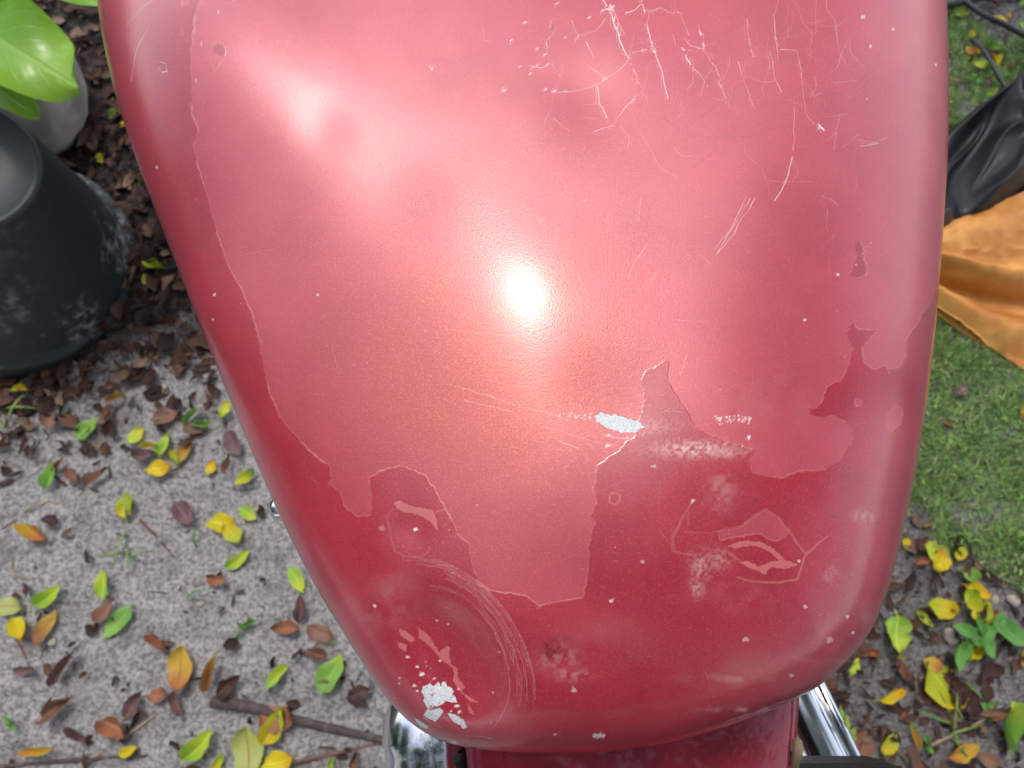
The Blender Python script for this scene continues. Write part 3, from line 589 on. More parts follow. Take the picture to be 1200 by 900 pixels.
bike = empty('motorcycle', (0, 0, 0))
tag(bike, 'old motorcycle with worn red fuel tank and chrome trim standing on sandy ground', 'motorcycle')
build_tank(bike)

def part(name, vf, mat, parent=bike, smooth=True, loc=(0, 0, 0)):
    return link(name, mesh_np(name, vf[0], vf[1], smooth), mat, parent, loc)
def W(px, py, z): x, y = at(px, py, z); return Vector((float(x), float(y), z))
def Wd(px, py, z): return tuple(W(px, py, z))

# red body section that comes out from under the tank's tail: shell with folded side flange
def tail_cover():
    zt = .806; rows = [(790, zt + .002), (840, zt), (880, zt - .003), (930, zt - .008), (1010, zt - .016), (1100, zt - .026)]
    V = []; prof = [(-1.0, -.075), (-1.0, -.030), (-.985, -.008), (-.95, -.001), (-.88, 0.0), (-.5, .003), (0, .004), (.5, .003), (.88, 0.0), (.91, -.0015), (.925, -.006), (.945, -.0065), (.975, -.008), (.99, -.014), (1.0, -.04), (1.0, -.085)]
    for py, z in rows:
        l = W(541 + (py - 880) * .10, py, z); r = W(951 - max(0, py - 815) * .085, py, z); c = (l + r) / 2; h = (r - l) / 2
        for s, dz in prof: V.append(tuple(c + h * s + Vector((0, 0, dz))))
    return np.array(V), grid_faces(len(rows), len(prof))
part('tail_cover', tail_cover(), M['frame_red'])

# chrome bullet housing under the tank's left rear corner
def along(prof, p0, p1, na=48):
    v, f = lathe(prof, na); d = (Vector(p1) - Vector(p0)).normalized(); q = d.to_track_quat('Z', 'Y').to_matrix()
    return v @ np.array(q).T + np.array(p0), f
zc = .775; kc = (CAM_Z - zc) / FPX
p0, p1 = W(500, 800, zc), W(508, 960, zc - .01); Lc = (p1 - p0).length
rc = 49 * kc * 1.03
hs = part('indicator_housing', along([(.0005, 0), (rc * .55, .002), (rc * .82, .007), (rc * .96, .014), (rc, .021), (rc * 1.01, .024), (rc * .97, .0265), (rc * .96, .030), (rc * .93, Lc), (rc * .6, Lc + .006), (.001, Lc + .007)], p0, p1), M['chrome'])
part('clamp_band', along([(rc * 1.0, .052), (rc * 1.035, .053), (rc * 1.035, .061), (rc * 1.0, .062)], p0, p1), M['chrome'], hs)
part('rubber_grommet', along([(.001, 0), (.004, .001), (.005, .006), (.0045, .03), (.001, .031)], W(538, 880, .785), W(534, 912, .77), 20), M['black_rubber'])
# chrome silencer with heat shield rim running back on the right
zm = .60; q0, q1 = W(900, 760, zm), W(1010, 980, zm); Ls = (q1 - q0).length
rs = .018
ex = part('exhaust', along([(.001, -.05), (rs * .7, -.05), (rs, -.01), (rs, Ls), (rs * .8, Ls + .01), (.001, Ls + .01)], q0, q1), M['chrome'])
for k, off in enumerate((18, 31)):
    a_, b_ = W(900 + off, 760 - off * .5, zm + .012 - .004 * k), W(1010 + off, 980 - off * .5, zm + .012 - .004 * k)
    part('heat_shield_bar', tube([tuple(a_), tuple(b_)], .0042, 14), M['chrome'], ex)
# seat behind the tank: only its front edge reaches into the picture
sb = bevel_box(.13, .22, .045, .012, 3)
cs = W(940, 893, .792); seat = link('seat', sb, M['seat'], bike, (cs.x - .012, cs.y - .112, .770))
part('brake_cable', tube(smooth_path([Wd(934, 868, .80), Wd(935, 880, .801), Wd(931, 893, .795), Wd(925, 915, .78)], 5), .0022, 8), plain('dry_tan_cable', (.22, .16, .09), .7))
part('mounting_bolt', along([(.001, 0), (.0045, .0005), (.0055, .003), (.0055, .011), (.004, .013), (.001, .0135)], W(352, 592, .79), W(327, 596, .79), 20), M['chrome'])
# running gear under the tank, out of sight from above
tcx, tcy = (float(v) for v in at(*CPX, ZE))
part('backbone', tube([(tcx, tcy + .30, .78), (tcx, tcy, .775), (tcx + .01, tcy - .22, .76), (tcx + .01, tcy - .34, .68)], .022, 14), M['frame_red'])
part('down_tube', tube([(tcx, tcy + .28, .77), (tcx, tcy + .22, .45), (tcx, tcy + .05, .20), (tcx, tcy - .20, .20)], .016, 12), M['frame_red'])
eng = link('engine', bevel_box(.20, .26, .20, .03, 3), M['cast'], bike, (tcx, tcy - .06, .33))
for k in range(9):
    link('cooling_fin', bpy.data.meshes.get('fin') or (lambda m: (setattr(m, 'name', 'fin'), m)[1])(bevel_box(.15, .15, .007, .002, 1)), M['cast'], eng, (0, .02, .115 + k * .018))
for s in (-1, 1):
    part('stand_leg', tube([(tcx + s * .06, tcy - .12, .24), (tcx + s * .12, tcy - .16, .0)], .012, 10), M['black_rubber'])
for yy in (tcy + .60, tcy - .75):
    v, f = lathe([(.20, -.045), (.27, -.048), (.295, -.03), (.30, 0), (.295, .03), (.27, .048), (.20, .045), (.195, 0), (.20, -.045)], 56)
    v = v[:, [2, 0, 1]]; whl = part('wheel', (v + np.array([tcx, yy, .302]), f), M['black_rubber'])
    v, f = lathe([(.195, -.03), (.205, -.03), (.205, .03), (.195, .03), (.195, -.03)], 48); part('rim', (v[:, [2, 0, 1]] + np.array([tcx, yy, .302]), f), M['chrome'], whl)
    v, f = lathe([(.001, -.05), (.04, -.05), (.04, .05), (.001, .05)], 24); part('hub', (v[:, [2, 0, 1]] + np.array([tcx, yy, .302]), f), M['cast'], whl)
    V = []; F = []
    for k in range(16):
        a = k * np.pi / 8; sv, sf = tube([(tcx + (.03 if k % 2 else -.03), yy + .035 * math.cos(a), .302 + .035 * math.sin(a)), (tcx, yy + .198 * math.cos(a + .15), .302 + .198 * math.sin(a + .15))], .0016, 5)
        F.append(sf + sum(len(q) for q in V)); V.append(sv)
    part('spokes', (np.vstack(V), np.vstack(F)), M['chrome'], whl)
for s in (-1, 1):
    part('fork_leg', tube([(tcx + s * .07, tcy + .31, .80), (tcx + s * .07, tcy + .60, .302)], .017, 12), M['chrome'])
    part('swing_arm', tube([(tcx + s * .065, tcy - .18, .32), (tcx + s * .065, tcy - .75, .302)], .015, 12), M['frame_red'])

# ------------------------------------------------------------------ lawn
def in_lawn(x, y):
    w = (fbm(x, y, 22, 3, 61) - .5) * .07
    return (poly_sd(x, y, LAWN) + w > 0) & (poly_sd(x, y, BARE) + w < .0)
def make_grass():
    rg = np.random.default_rng(3); n = 150000
    x0, y0 = at(1040, 720); x1, y1 = at(1330, -60)
    x = rg.uniform(float(x0), float(x1), n); y = rg.uniform(float(y0) - .05, float(y1), n)
    px, py = proj(x, y, 0 * x)
    keep = (poly_sd(px, py, [(1060, 338), (1390, 560), (1500, 100), (1490, -60), (1420, -80), (1060, 215)]) < 0) & in_lawn(x, y) & (rg.random(n) < np.where(px < 1215, 1.0, .35)) & (fbm(x, y, 30, 2, 71) > .25); x, y = x[keep], y[keep]; n = len(x)
    z = gheight(x, y) - .002; h = rg.uniform(.006, .016, n) * (.6 + .8 * vnoise(x, y, 25, 77)); a = rg.uniform(0, 2 * np.pi, n); w = rg.uniform(.0006, .0012, n); lean = rg.uniform(.2, 1.5, n) * h
    ux, uy = np.cos(a), np.sin(a); b = a + rg.normal(0, 1.1, n); lx, ly = np.cos(b) * lean, np.sin(b) * lean
    V = np.stack([np.stack([x - ux * w, y - uy * w, z], -1), np.stack([x + ux * w, y + uy * w, z], -1),
                  np.stack([x + ux * w * .7 + lx * .45, y + uy * w * .7 + ly * .45, z + h * .75], -1), np.stack([x + lx, y + ly, z + h], -1)], 1).reshape(-1, 3)
    i = np.arange(n)[:, None] * 4
    F = np.concatenate([i + [0, 1, 2], i + [0, 2, 3]], 0)
    me = mesh_np('grass', V, F, False)
    col = np.array([[.34, .56, .17], [.46, .64, .22], [.30, .51, .20], [.62, .62, .33]]); k = rg.choice(4, n, p=[.34, .28, .20, .18])
    c = np.repeat(np.c_[col[k] * rg.uniform(.7, 1.25, (n, 1)), np.ones(n)], 4, 0).astype(np.float32)
    ca = me.attributes.new('tint', 'FLOAT_COLOR', 'POINT'); ca.data.foreach_set('color', c.ravel())
    m, ns, ln, p = new_mat('grass_blades'); at_ = N(ns, 'ShaderNodeAttribute', attribute_name='tint'); ln.new(at_.outputs[0], p.inputs['Base Color']); p.inputs['Roughness'].default_value = .55
    tag(link('grass', me, m), 'short green lawn grass growing at the right', 'grass', kind='stuff')
make_grass()

# ------------------------------------------------------------------ leaves
def leaf_shape(name, wid=.5, fold=.12, curl=.25, twist=0., tipp=1.0, notch=0, seed=0, nu=11, nv=7, stem=.16):
    """blade along +X from 0 to 1, its own UV: u along, v across"""
    rr = random.Random(seed); V = []; UV = []
    for i in range(nu):
        t = i / (nu - 1); w = wid * .5 * (math.sin(math.pi * min(1, max(0, t)) ** .86) ** .62) * (1 - .22 * t ** 2 * tipp) if 0 < t < 1 else .004
        edge = 1 + .22 * (rr.random() - .5)
        for j in range(nv):
            s = j / (nv - 1) * 2 - 1; ww = w * edge
            if notch and .3 < t < .45 and s > .3: ww *= .45
            y = s * ww + .03 * math.sin(4 * t + seed); z = fold * abs(s) ** 1.4 * (w / max(wid, 1e-3)) * 2 + curl * (t - .45) ** 2 + twist * s * (t - .5) * wid + .045 * math.sin(8 * t + 3 * s + seed) * abs(s)
            V.append((t, y, z)); UV.append((t, j / (nv - 1)))
    F = [tuple(q) for q in grid_faces(nu, nv)]
    b = len(V); z0 = curl * .2025
    V += [(-stem, -.008, z0 - .06), (-stem, .008, z0 - .06), (.04, .012, z0 + .004), (.04, -.012, z0 + .004)]; UV += [(0, .5)] * 4; F.append((b, b + 3, b + 2, b + 1))
    zm = min(v[2] for v in V[:b]); V = [(x, y, z - zm) for x, y, z in V]
    me = bpy.data.meshes.new(name); me.from_pydata(V, [], F)
    uv = me.uv_layers.new(name='UVMap')
    for p in me.polygons:
        p.use_smooth = True
        for li in p.loop_indices: uv.data[li].uv = UV[me.loops[li].vertex_index]
    me.materials.append(LM['green']); return me
SHAPES = [leaf_shape('leaf_a', .52, .10, .25, seed=1), leaf_shape('leaf_b', .60, .06, .45, .5, seed=2), leaf_shape('leaf_c', .46, .22, .3, -.4, seed=3), leaf_shape('leaf_d', .66, .05, .15, .2, .6, seed=4),
          leaf_shape('leaf_e', .40, .30, .7, .8, seed=5), leaf_shape('leaf_f', .30, .34, .9, -1.0, seed=6), leaf_shape('leaf_g', .56, .12, .6, -.7, notch=1, seed=7), leaf_shape('leaf_h', .26, .3, 1.3, .6, seed=8)]
def drop_leaf(px, py, ln_px, ang, col, shape, label, group=None, z=.004, roll=0, pitch=0):
    me = SHAPES[shape]; x, y = at(px, py, .01); x, y = float(x), float(y); L = ln_px * mpp(0.01) * (.80 if col in ('brown', 'purple', 'rust', 'dark') else .90); a = R(ang)
    o = bpy.data.objects.new('fallen_leaf', me); COL.objects.link(o)
    cx_, cy_ = x - math.cos(a) * L * .5, y - math.sin(a) * L * .5
    rr = random.Random(int(px * 31 + py * 17)); o.rotation_euler = (R(roll + rr.uniform(-14, 14)), R(pitch + rr.uniform(-6, 3)), a); o.scale = (L, L * rr.uniform(.85, 1.28), L * rr.uniform(.8, 1.7))
    hz = max(float(gheight(x + math.cos(a) * q * L - math.sin(a) * u * L, y + math.sin(a) * q * L + math.cos(a) * u * L)) for q in (-.45, -.2, 0, .2, .45) for u in (-.18, 0, .18))
    o.location = (cx_, cy_, hz + z)
    o.material_slots[0].link = 'OBJECT'; o.material_slots[0].material = LM[col]
    tag(o, label, 'leaf', group or 'fallen leaves on the ground'); return o

G, YG, Y, LI, OR, OG, RU, BR, PU, DK, PA = 'green', 'yellow_green', 'yellow', 'lime', 'orange', 'orange_green', 'rust', 'brown', 'purple', 'dark', 'pale'
for row in [
    (99, 502, 36, 62, G, 0, 'bright green leaf standing out of the mulch below the black pot'),
    (161, 511, 28, 45, LI, 3, 'round lime green leaf left of the large reddish brown leaf'),
    (196, 490, 42, 20, BR, 0, 'large reddish brown leaf on the sand below the tip of the mulch'),
    (226, 487, 30, 50, G, 5, 'narrow curled green leaf just right of the large brown leaf'),
    (264, 480, 26, 70, LI, 1, 'lime leaf touching the tank edge, topmost on the left'),
    (240, 497, 28, 8, G, 7, 'thin rolled green leaf below the curled green one'),
    (196, 522, 32, 75, LI, 2, 'upright lime leaf in the middle of the yellow cluster'),
    (180, 525, 24, 0, Y, 5, 'small yellow leaf strip at the left of the yellow cluster'),
    (206, 537, 26, -60, YG, 4, 'narrow yellow green leaf at the right of the yellow cluster'),
    (189, 549, 32, 12, Y, 1, 'bright yellow leaf at the bottom of the yellow cluster'),
    (216, 530, 36, 255, OG, 0, 'rust and green leaf hanging right of the yellow cluster'),
    (274, 520, 44, -52, PU, 0, 'purple brown leaf close to the tank edge'),
    (172, 535, 36, 8, PU, 2, 'purple brown leaf under the yellow cluster'),
    (247, 548, 20, 70, Y, 3, 'small pale yellow leaf between the cluster and the tank'),
    (288, 558, 30, 40, YG, 1, 'yellow green leaf touching the tank edge below the purple leaf'),
    (268, 545, 30, 265, BR, 5, 'thin hanging brown leaf between two yellow leaves by the tank'),
    (60, 557, 36, 82, G, 2, 'green leaf with brown stalk left of the rolled brown leaf'),
    (70, 545, 26, 60, BR, 5, 'brown strip leaf leaning on the green leaf'),
    (116, 560, 40, 40, BR, 2, 'rolled brown leaf in the left middle'),
    (88, 560, 32, -50, BR, 4, 'small brown leaf left of the rolled brown leaf'),
    (148, 592, 34, 95, YG, 0, 'yellow green leaf with orange base above the grass sprout'),
    (214, 602, 46, -42, PU, 0, 'large purple brown leaf on open sand in the left middle'),
    (260, 612, 36, 5, Y, 1, 'yellow leaf, upper of the overlapping yellow pair'),
    (272, 625, 32, -50, YG, 3, 'yellow green leaf, lower of the overlapping yellow pair'),
    (290, 602, 28, -28, LI, 0, 'lime leaf between the yellow pair and the tank'),
    (277, 655, 36, 38, LI, 2, 'lime leaf below the overlapping yellow pair'),
    (45, 624, 40, 150, OR, 4, 'curled orange leaf below the bent straw'),
    (60, 493, 30, -20, BR, 1, 'brown leaf left of the bright green leaf'),
    (24, 457, 24, 0, Y, 4, 'small yellow leaf under the rim of the black pot'),
    (136, 468, 28, 20, OG, 4, 'small yellow brown leaf below the pot in the mulch'),
    (126, 488, 36, 60, BR, 4, 'upright brown leaf right of the bright green leaf'),
    (208, 432, 24, 70, BR, 0, 'brown leaf beside the white pebble in the mulch'),
    (11, 711, 36, 175, PA, 3, 'pale green leaf with brown edge cut by the left picture edge'),
    (61, 698, 40, 38, LI, 2, 'lime yellow leaf, upper of the pair at the left'),
    (26, 737, 32, -55, Y, 1, 'yellow leaf between the pale green leaf and the two tone leaf'),
    (54, 735, 46, 68, OG, 0, 'two tone orange and green leaf, lower of the pair at the left'),
    (123, 685, 38, 105, LI, 0, 'lime leaf at the top of the trio of leaves'),
    (126, 716, 40, 55, BR, 2, 'brown leaf in the middle of the trio of leaves'),
    (138, 730, 46, 238, G, 0, 'green leaf at the bottom of the trio of leaves'),
    (256, 679, 32, -10, RU, 2, 'small rust leaf on the sand below the lime leaf'),
    (213, 783, 52, 85, OR, 3, 'flat orange yellow leaf lying alone on the sand'),
    (188, 752, 36, -40, RU, 4, 'crumpled rust leaf left of the flat orange leaf'),
    (251, 786, 46, 78, OG, 5, 'curled brown and yellow leaf right of the flat orange leaf'),
    (270, 802, 42, 42, DK, 4, 'dark curled leaf at the end of the thick stick'),
    (76, 781, 54, 60, PU, 5, 'long purple brown curled leaf at the lower left'),
    (26, 785, 32, 0, PU, 2, 'small purple leaf left of the long purple leaf'),
    (66, 828, 48, 35, BR, 4, 'brown curled leaf below the long purple leaf'),
    (157, 826, 40, 62, PU, 4, 'purple brown leaf in the lower left middle'),
    (187, 814, 26, 0, RU, 3, 'small rust leaf below the flat orange leaf'),
    (209, 823, 36, -70, PU, 2, 'purple leaf hanging below the flat orange leaf'),
    (136, 854, 48, -30, RU, 4, 'curled rust leaf crossed by the pale twig'),
    (147, 882, 24, 20, Y, 2, 'small yellow leaf just above the lower picture edge'),
    (44, 882, 44, 10, OR, 7, 'hooked orange leaf at the lower left corner'),
    (92, 861, 40, -25, PU, 7, 'grey brown curled leaf right of the hooked orange leaf'),
    (235, 872, 46, 45, LI, 2, 'lime leaf left of the round pale leaf at the bottom'),
    (290, 881, 54, 95, PA, 3, 'round pale green leaf with brown midrib at the bottom'),
    (256, 893, 24, 70, YG, 0, 'small yellow green leaf between the two pale leaves at the bottom'),
    (348, 680, 38, -52, LI, 0, 'lime leaf with orange tip near the tank, right of the sand'),
    (335, 738, 38, 178, RU, 2, 'rust orange leaf on the sand near the tank'),
    (352, 712, 40, 88, PU, 2, 'purple brown leaf between the lime and rust leaves'),
    (378, 742, 44, -25, BR, 3, 'dull brown leaf partly under the small green leaf'),
    (383, 748, 24, -25, G, 0, 'small green leaf lying on a dull brown leaf'),
    (371, 767, 34, 165, BR, 4, 'curled pinkish brown leaf above the flat green leaf'),
    (389, 790, 50, 68, G, 0, 'flat green leaf left of the tank dent'),
    (327, 793, 36, 45, LI, 4, 'narrow lime leaf above the thick stick'),
    (420, 812, 34, 20, DK, 3, 'dark brown leaf beside the chrome housing'),
    (325, 843, 48, -15, RU, 3, 'large rust leaf under a yellow green leaf on the stick'),
    (320, 850, 46, 62, YG, 2, 'yellow green leaf lying across a rust leaf on the stick'),
    (327, 893, 38, 20, Y, 1, 'yellow leaf at the bottom, right of the round pale leaf'),
    (387, 896, 16, 90, LI, 4, 'tiny lime leaf at the bottom near the chrome housing'),
    (413, 893, 30, 80, BR, 4, 'pinkish brown leaf at the bottom near the chrome housing'),
    # right of the tank
    (1065, 636, 18, 70, Y, 3, 'small yellow leaf touching the tank below the lawn'),
    (1097, 646, 36, 150, LI, 3, 'lime leaf under the yellow leaf at the lawn edge'),
    (1104, 656, 32, 75, Y, 1, 'yellow leaf lying on a lime leaf at the lawn edge'),
    (1127, 648, 22, 60, YG, 0, 'small yellow green leaf at the lawn edge'),
    (1081, 658, 24, 190, RU, 2, 'rust leaf left of the lime leaf at the lawn edge'),
    (1131, 674, 28, 160, G, 1, 'bright green curled leaf below the lawn edge'),
    (1146, 694, 34, -28, Y, 2, 'yellow leaf, upper of the cluster above the weed'),
    (1133, 710, 40, 100, YG, 6, 'yellow green leaf, left of the cluster above the weed'),
    (1150, 716, 30, 60, LI, 4, 'lime leaf, right of the cluster above the weed'),
    (1119, 708, 24, 20, RU, 4, 'rust leaf behind the cluster above the weed'),
    (1101, 714, 40, 165, YG, 3, 'broad yellow green leaf left of the yellow cluster'),
    (1084, 725, 26, -52, LI, 2, 'narrow pale lime leaf between two broad yellow leaves'),
    (1162, 731, 22, 80, Y, 3, 'small bright yellow leaf resting against the weed'),
    (1165, 720, 24, -20, RU, 2, 'rust leaf behind the small bright yellow leaf'),
    (1046, 747, 50, 265, LI, 6, 'notched lime leaf close to the lower right tank edge'),
    (1021, 766, 26, 170, RU, 2, 'small rust leaf against the lower right tank edge'),
    (1001, 781, 24, 60, LI, 0, 'pale lime leaf peeping out under the tank at lower right'),
    (1041, 813, 34, 20, Y, 2, 'yellow leaf with pinkish base right of the chrome exhaust'),
    (1103, 803, 62, 118, YG, 3, 'largest yellow and green leaf at the lower right'),
    (1092, 779, 24, 150, OR, 3, 'small orange leaf at the top of the largest yellow leaf'),
    (1128, 820, 42, -38, DK, 3, 'glossy dark brown leaf right of the largest yellow leaf'),
    (985, 852, 38, 262, LI, 0, 'upright lime leaf beside the chrome exhaust'),
    (996, 864, 26, 55, G, 0, 'small green leaf between the chrome exhaust and the red brown leaf'),
    (1011, 872, 42, 65, RU, 3, 'round red brown leaf right of the chrome exhaust'),
    (1041, 871, 30, 60, YG, 0, 'yellow leaf right of the round red brown leaf'),
    (1066, 860, 32, 110, OG, 7, 'curled green brown leaf left of the grass sprout'),
    (1122, 879, 38, 22, OR, 2, 'orange leaf with green tip near the lower right corner'),
    (1176, 848, 54, 75, G, 5, 'long narrow green leaf at the lower right corner'),
    (1054, 784, 34, -70, BR, 4, 'brown strip leaf below the notched lime leaf'),
    (1198, 772, 22, 80, OR, 0, 'orange leaf cut by the right picture edge'),
    (1056, 838, 16, 40, RU, 2, 'tiny tan leaf right of the chrome exhaust'),
    (1165, 836, 32, 10, RU, 4, 'reddish leaf behind the tiny pale seedling'),
    (1144, 765, 24, 40, Y, 4, 'yellow leaf tip under the weed'),
    (1025, 893, 34, 30, BR, 4, 'tan brown leaf at the bottom right of the exhaust'),
    (1155, 890, 36, 160, BR, 0, 'dull brown leaf at the lower right corner'),
    (1130, 456, 26, 40, PU, 3, 'dark red leaf on the lawn below the tan bag'),
    (1113, 496, 18, 0, RU, 4, 'small brown leaf on the lawn close to the tank'),
    (1195, 485, 16, 60, OR, 2, 'small orange leaf on the lawn at the right picture edge'),
    # top right
    (1127, 16, 30, 5, LI, 2, 'lime leaf beside the tank below the topmost hose'),
    (1141, 38, 18, 60, Y, 3, 'small yellow leaf above the orange yellow leaf at top right'),
    (1171, 24, 22, 160, Y, 0, 'yellow leaf just above the slanting hose'),
    (1181, 20, 18, 70, OR, 2, 'orange leaf touching the yellow one above the slanting hose'),
    (1136, 60, 20, 160, OR, 3, 'pale orange leaf left of the thin hose'),
    (1146, 58, 22, 50, Y, 2, 'orange yellow leaf touching the thin hose'),
    (1144, 79, 26, 175, LI, 1, 'broad lime leaf on the grass left of the thin hose'),
    (1168, 72, 26, 250, Y, 2, 'yellow leaf right of the thin hose'),
    (1167, 62, 20, 160, RU, 3, 'rust leaf above the yellow leaf right of the thin hose'),
    (1163, 108, 24, 40, LI, 0, 'lime leaf at the upper edge of the black cloth'),
    (1189, 73, 20, 20, RU, 0, 'orange red leaf at the upper edge of the black cloth'),
    (1123, 91, 18, 30, BR, 3, 'pinkish brown leaf on the grass close to the tank'),
    (1165, 56, 28, -25, G, 2, 'green leaf between the two hoses'),
    (1197, 4, 18, 60, G, 0, 'green leaf in the top right corner'),
    (1196, 34, 26, 150, G, 1, 'green leaf below the slanting hose at the right picture edge'),
    (1157, 98, 22, 80, PU, 2, 'dark purple leaf above the lime leaf by the black cloth'),
    # top left, in the mulch
    (128, 88, 22, 20, LI, 3, 'lime leaf in the dark mulch between planter and tank'),
    (137, 132, 26, 55, G, 2, 'green leaf in the dark mulch below the lime leaf'),
    (146, 146, 14, 60, Y, 0, 'tiny yellow leaf in the dark mulch'),
    (116, 184, 20, -50, YG, 0, 'yellow green leaf in the mulch beside the planter'),
    (164, 208, 22, 80, Y, 3, 'yellow leaf touching the tank edge in the dark mulch'),
    (73, 216, 44, -55, OR, 5, 'orange yellow leaf leaning between the black pot and planter'),
    (172, 331, 24, 100, LI, 3, 'lime leaf right of the black pot'),
    (186, 312, 30, -20, YG, 4, 'small yellow green leaf by the tank right of the black pot'),
]:
    drop_leaf(*row)

# ------------------------------------------------------------------ brown litter, twigs
def make_litter():
    rg = np.random.default_rng(8); V = []; F = []; C = []; nb = 0
    pal = np.array([[.070, .030, .018], [.042, .019, .013], [.115, .056, .034], [.022, .012, .009], [.20, .12, .08], [.062, .028, .024]])
    def piece(x, y, L, w, a, tilt, c, lift):
        nonlocal nb
        ts = np.linspace(0, 1, 5); cur = rg.uniform(-.5, .9); z = float(gheight(x, y)) + lift; bend = rg.normal(0, .25)
        ca, sa_ = math.cos(a), math.sin(a); rows = []
        for t in ts:
            ww = w * (math.sin(math.pi * (t * .92 + .04)) ** .7); lx = (t - .5) * L; oy = bend * L * (t - .5) ** 2
            for s in (-1, 0, 1):
                ly = s * ww * rg.uniform(.55, 1.35) + oy; lx += rg.normal(0, .05) * L; zz = z + cur * L * (t - .5) ** 2 + (abs(s) * ww * .5) + tilt * (lx + s * ww * .7)
                rows.append((x + lx * ca - ly * sa_, y + lx * sa_ + ly * ca, zz + .001))
        V.extend(rows); C.extend([c] * 15)
        for i in range(4):
            for j in range(2): q = nb + i * 3 + j; F.append((q, q + 3, q + 4, q + 1))
        nb += 15
    def scatter(n, x0, x1, y0, y1, dens, smin, smax):
        for _ in range(n):
            px, py = rg.uniform(x0, x1), rg.uniform(y0, y1)
            if rg.random() > dens(px, py): continue
            x, y = (float(v) for v in at(px, py))
            if in_lawn(np.array([x]), np.array([y]))[0] and rg.random() < .93: continue
            L = smin + (smax - smin) * rg.random() ** 1.8; piece(x, y, L, L * rg.choice([.05, .10, .18, .27, .36], p=[.15, .2, .25, .25, .15]), rg.uniform(0, 2 * np.pi), rg.normal(0, .22), pal[rg.choice(6, p=[.27, .25, .15, .15, .06, .12])] * rg.uniform(.6, 1.1), rg.uniform(0, .012))
    d_left = lambda px, py: float(sstep(520, 400, py + px * .22 + rg.normal(0, 25)))
    scatter(5200, -160, 330, -120, 520, d_left, .008, .042)
    scatter(1050, -100, 470, 400, 920, lambda a, b: .30 + .70 * float(sstep(620, 450, b + a * .25)), .004, .026)
    scatter(500, -100, 330, 400, 620, lambda a, b: float(sstep(620, 430, b + a * .3)), .015, .04)
    scatter(1250, 900, 1330, 560, 960, lambda a, b: .8, .006, .036)
    scatter(160, 1080, 1260, -60, 130, lambda a, b: 1.0, .012, .034)
    me = mesh_np('leaf_litter', np.array(V), np.array(F))
    c = np.c_[np.array(C), np.ones(len(C))].astype(np.float32); a_ = me.attributes.new('tint', 'FLOAT_COLOR', 'POINT'); a_.data.foreach_set('color', c.ravel())
    m, ns, ln, p = new_mat('dead_litter'); at_ = N(ns, 'ShaderNodeAttribute', attribute_name='tint'); tc = N(ns, 'ShaderNodeTexCoord'); nz = N(ns, 'ShaderNodeTexNoise', Scale=160.0, Detail=3.0); ln.new(tc.outputs['Object'], nz.inputs[0])
    ln.new(mix_c(ns, ln, smooth_n(ns, ln, nz.outputs[0], .35, .75), at_.outputs[0], (.22, .15, .12)), p.inputs['Base Color']) if False else ln.new(at_.outputs[0], p.inputs['Base Color'])
    p.inputs['Roughness'].default_value = .65; p.inputs['Specular IOR Level'].default_value = .25
    tag(link('leaf_litter', me, m), 'brown bark chips and crumbled leaf litter strewn over the soil', 'litter', kind='stuff')
make_litter()
M['twig'] = plain('dark_twig', (.095, .064, .062), .8, 0, .35, 90, bump=.5)
M['straw'] = plain('dry_straw', (.36, .27, .19), .8, 0, .25, 60)
M['red_twig'] = plain('reddish_twig', (.16, .075, .065), .7, 0, .25, 60)
def twig(pts, rpx, mat, label, name='twig', cat='twig', lift=.0):
    P = []
    for px, py in pts:
        x, y = (float(v) for v in at(px, py)); P.append((x, y, float(gheight(x, y)) + rpx * mpp(0) * .55 + lift))
    rr = rpx * mpp(0); o = link(name, mesh_np(name, *tube(smooth_path(P, 5), [rr * (1 - .45 * k / (len(P) * 5 - 5)) for k in range((len(P) - 1) * 5 + 1)], 8)), mat)
    return tag(o, label, cat, 'twigs and stalks lying on the sand')
twig([(250, 822), (300, 829), (345, 843), (400, 856), (452, 868)], 6.5, M['twig'], 'thick dark stick lying on the sand below the chrome housing')
twig([(345, 893), (380, 886), (440, 872)], 2.6, M['red_twig'], 'thin reddish stalk beside the thick dark stick')
twig([(100, 893), (140, 866), (186, 836)], 2.4, M['straw'], 'pale brown twig slanting across the sand at lower left')
twig([(-5, 899), (60, 893), (140, 888), (215, 886)], 2.6, M['twig'], 'thin dark twig along the lower left picture edge')
twig([(30, 600), (56, 589), (80, 591), (101, 577)], 1.5, M['straw'], 'bent dry straw stalk near left picture edge')
twig([(68, 592), (79, 612)], 1.4, M['straw'], 'short straw bit under the bent stalk')
twig([(164, 609), (182, 628), (202, 652)], 2.0, M['red_twig'], 'short brown twig by the grass sprout')
twig([(0, 620), (20, 608)], 1.4, M['straw'], 'small straw piece at the left picture edge')
twig([(1086, 873), (1120, 858), (1152, 840)], 1.8, M['straw'], 'yellowish stalk in the grass sprout at lower right')
twig([(1160, 868), (1166, 876), (1180, 880)], 1.2, M['straw'], 'short pale stalk at the lower right corner')
twig([(15, 660), (22, 672), (38, 680)], 1.8, M['straw'], 'curved tan twig at the left picture edge')
twig([(14, 742), (24, 756), (30, 772)], 1.7, M['red_twig'], 'thin brown twig below the yellow leaf pair')

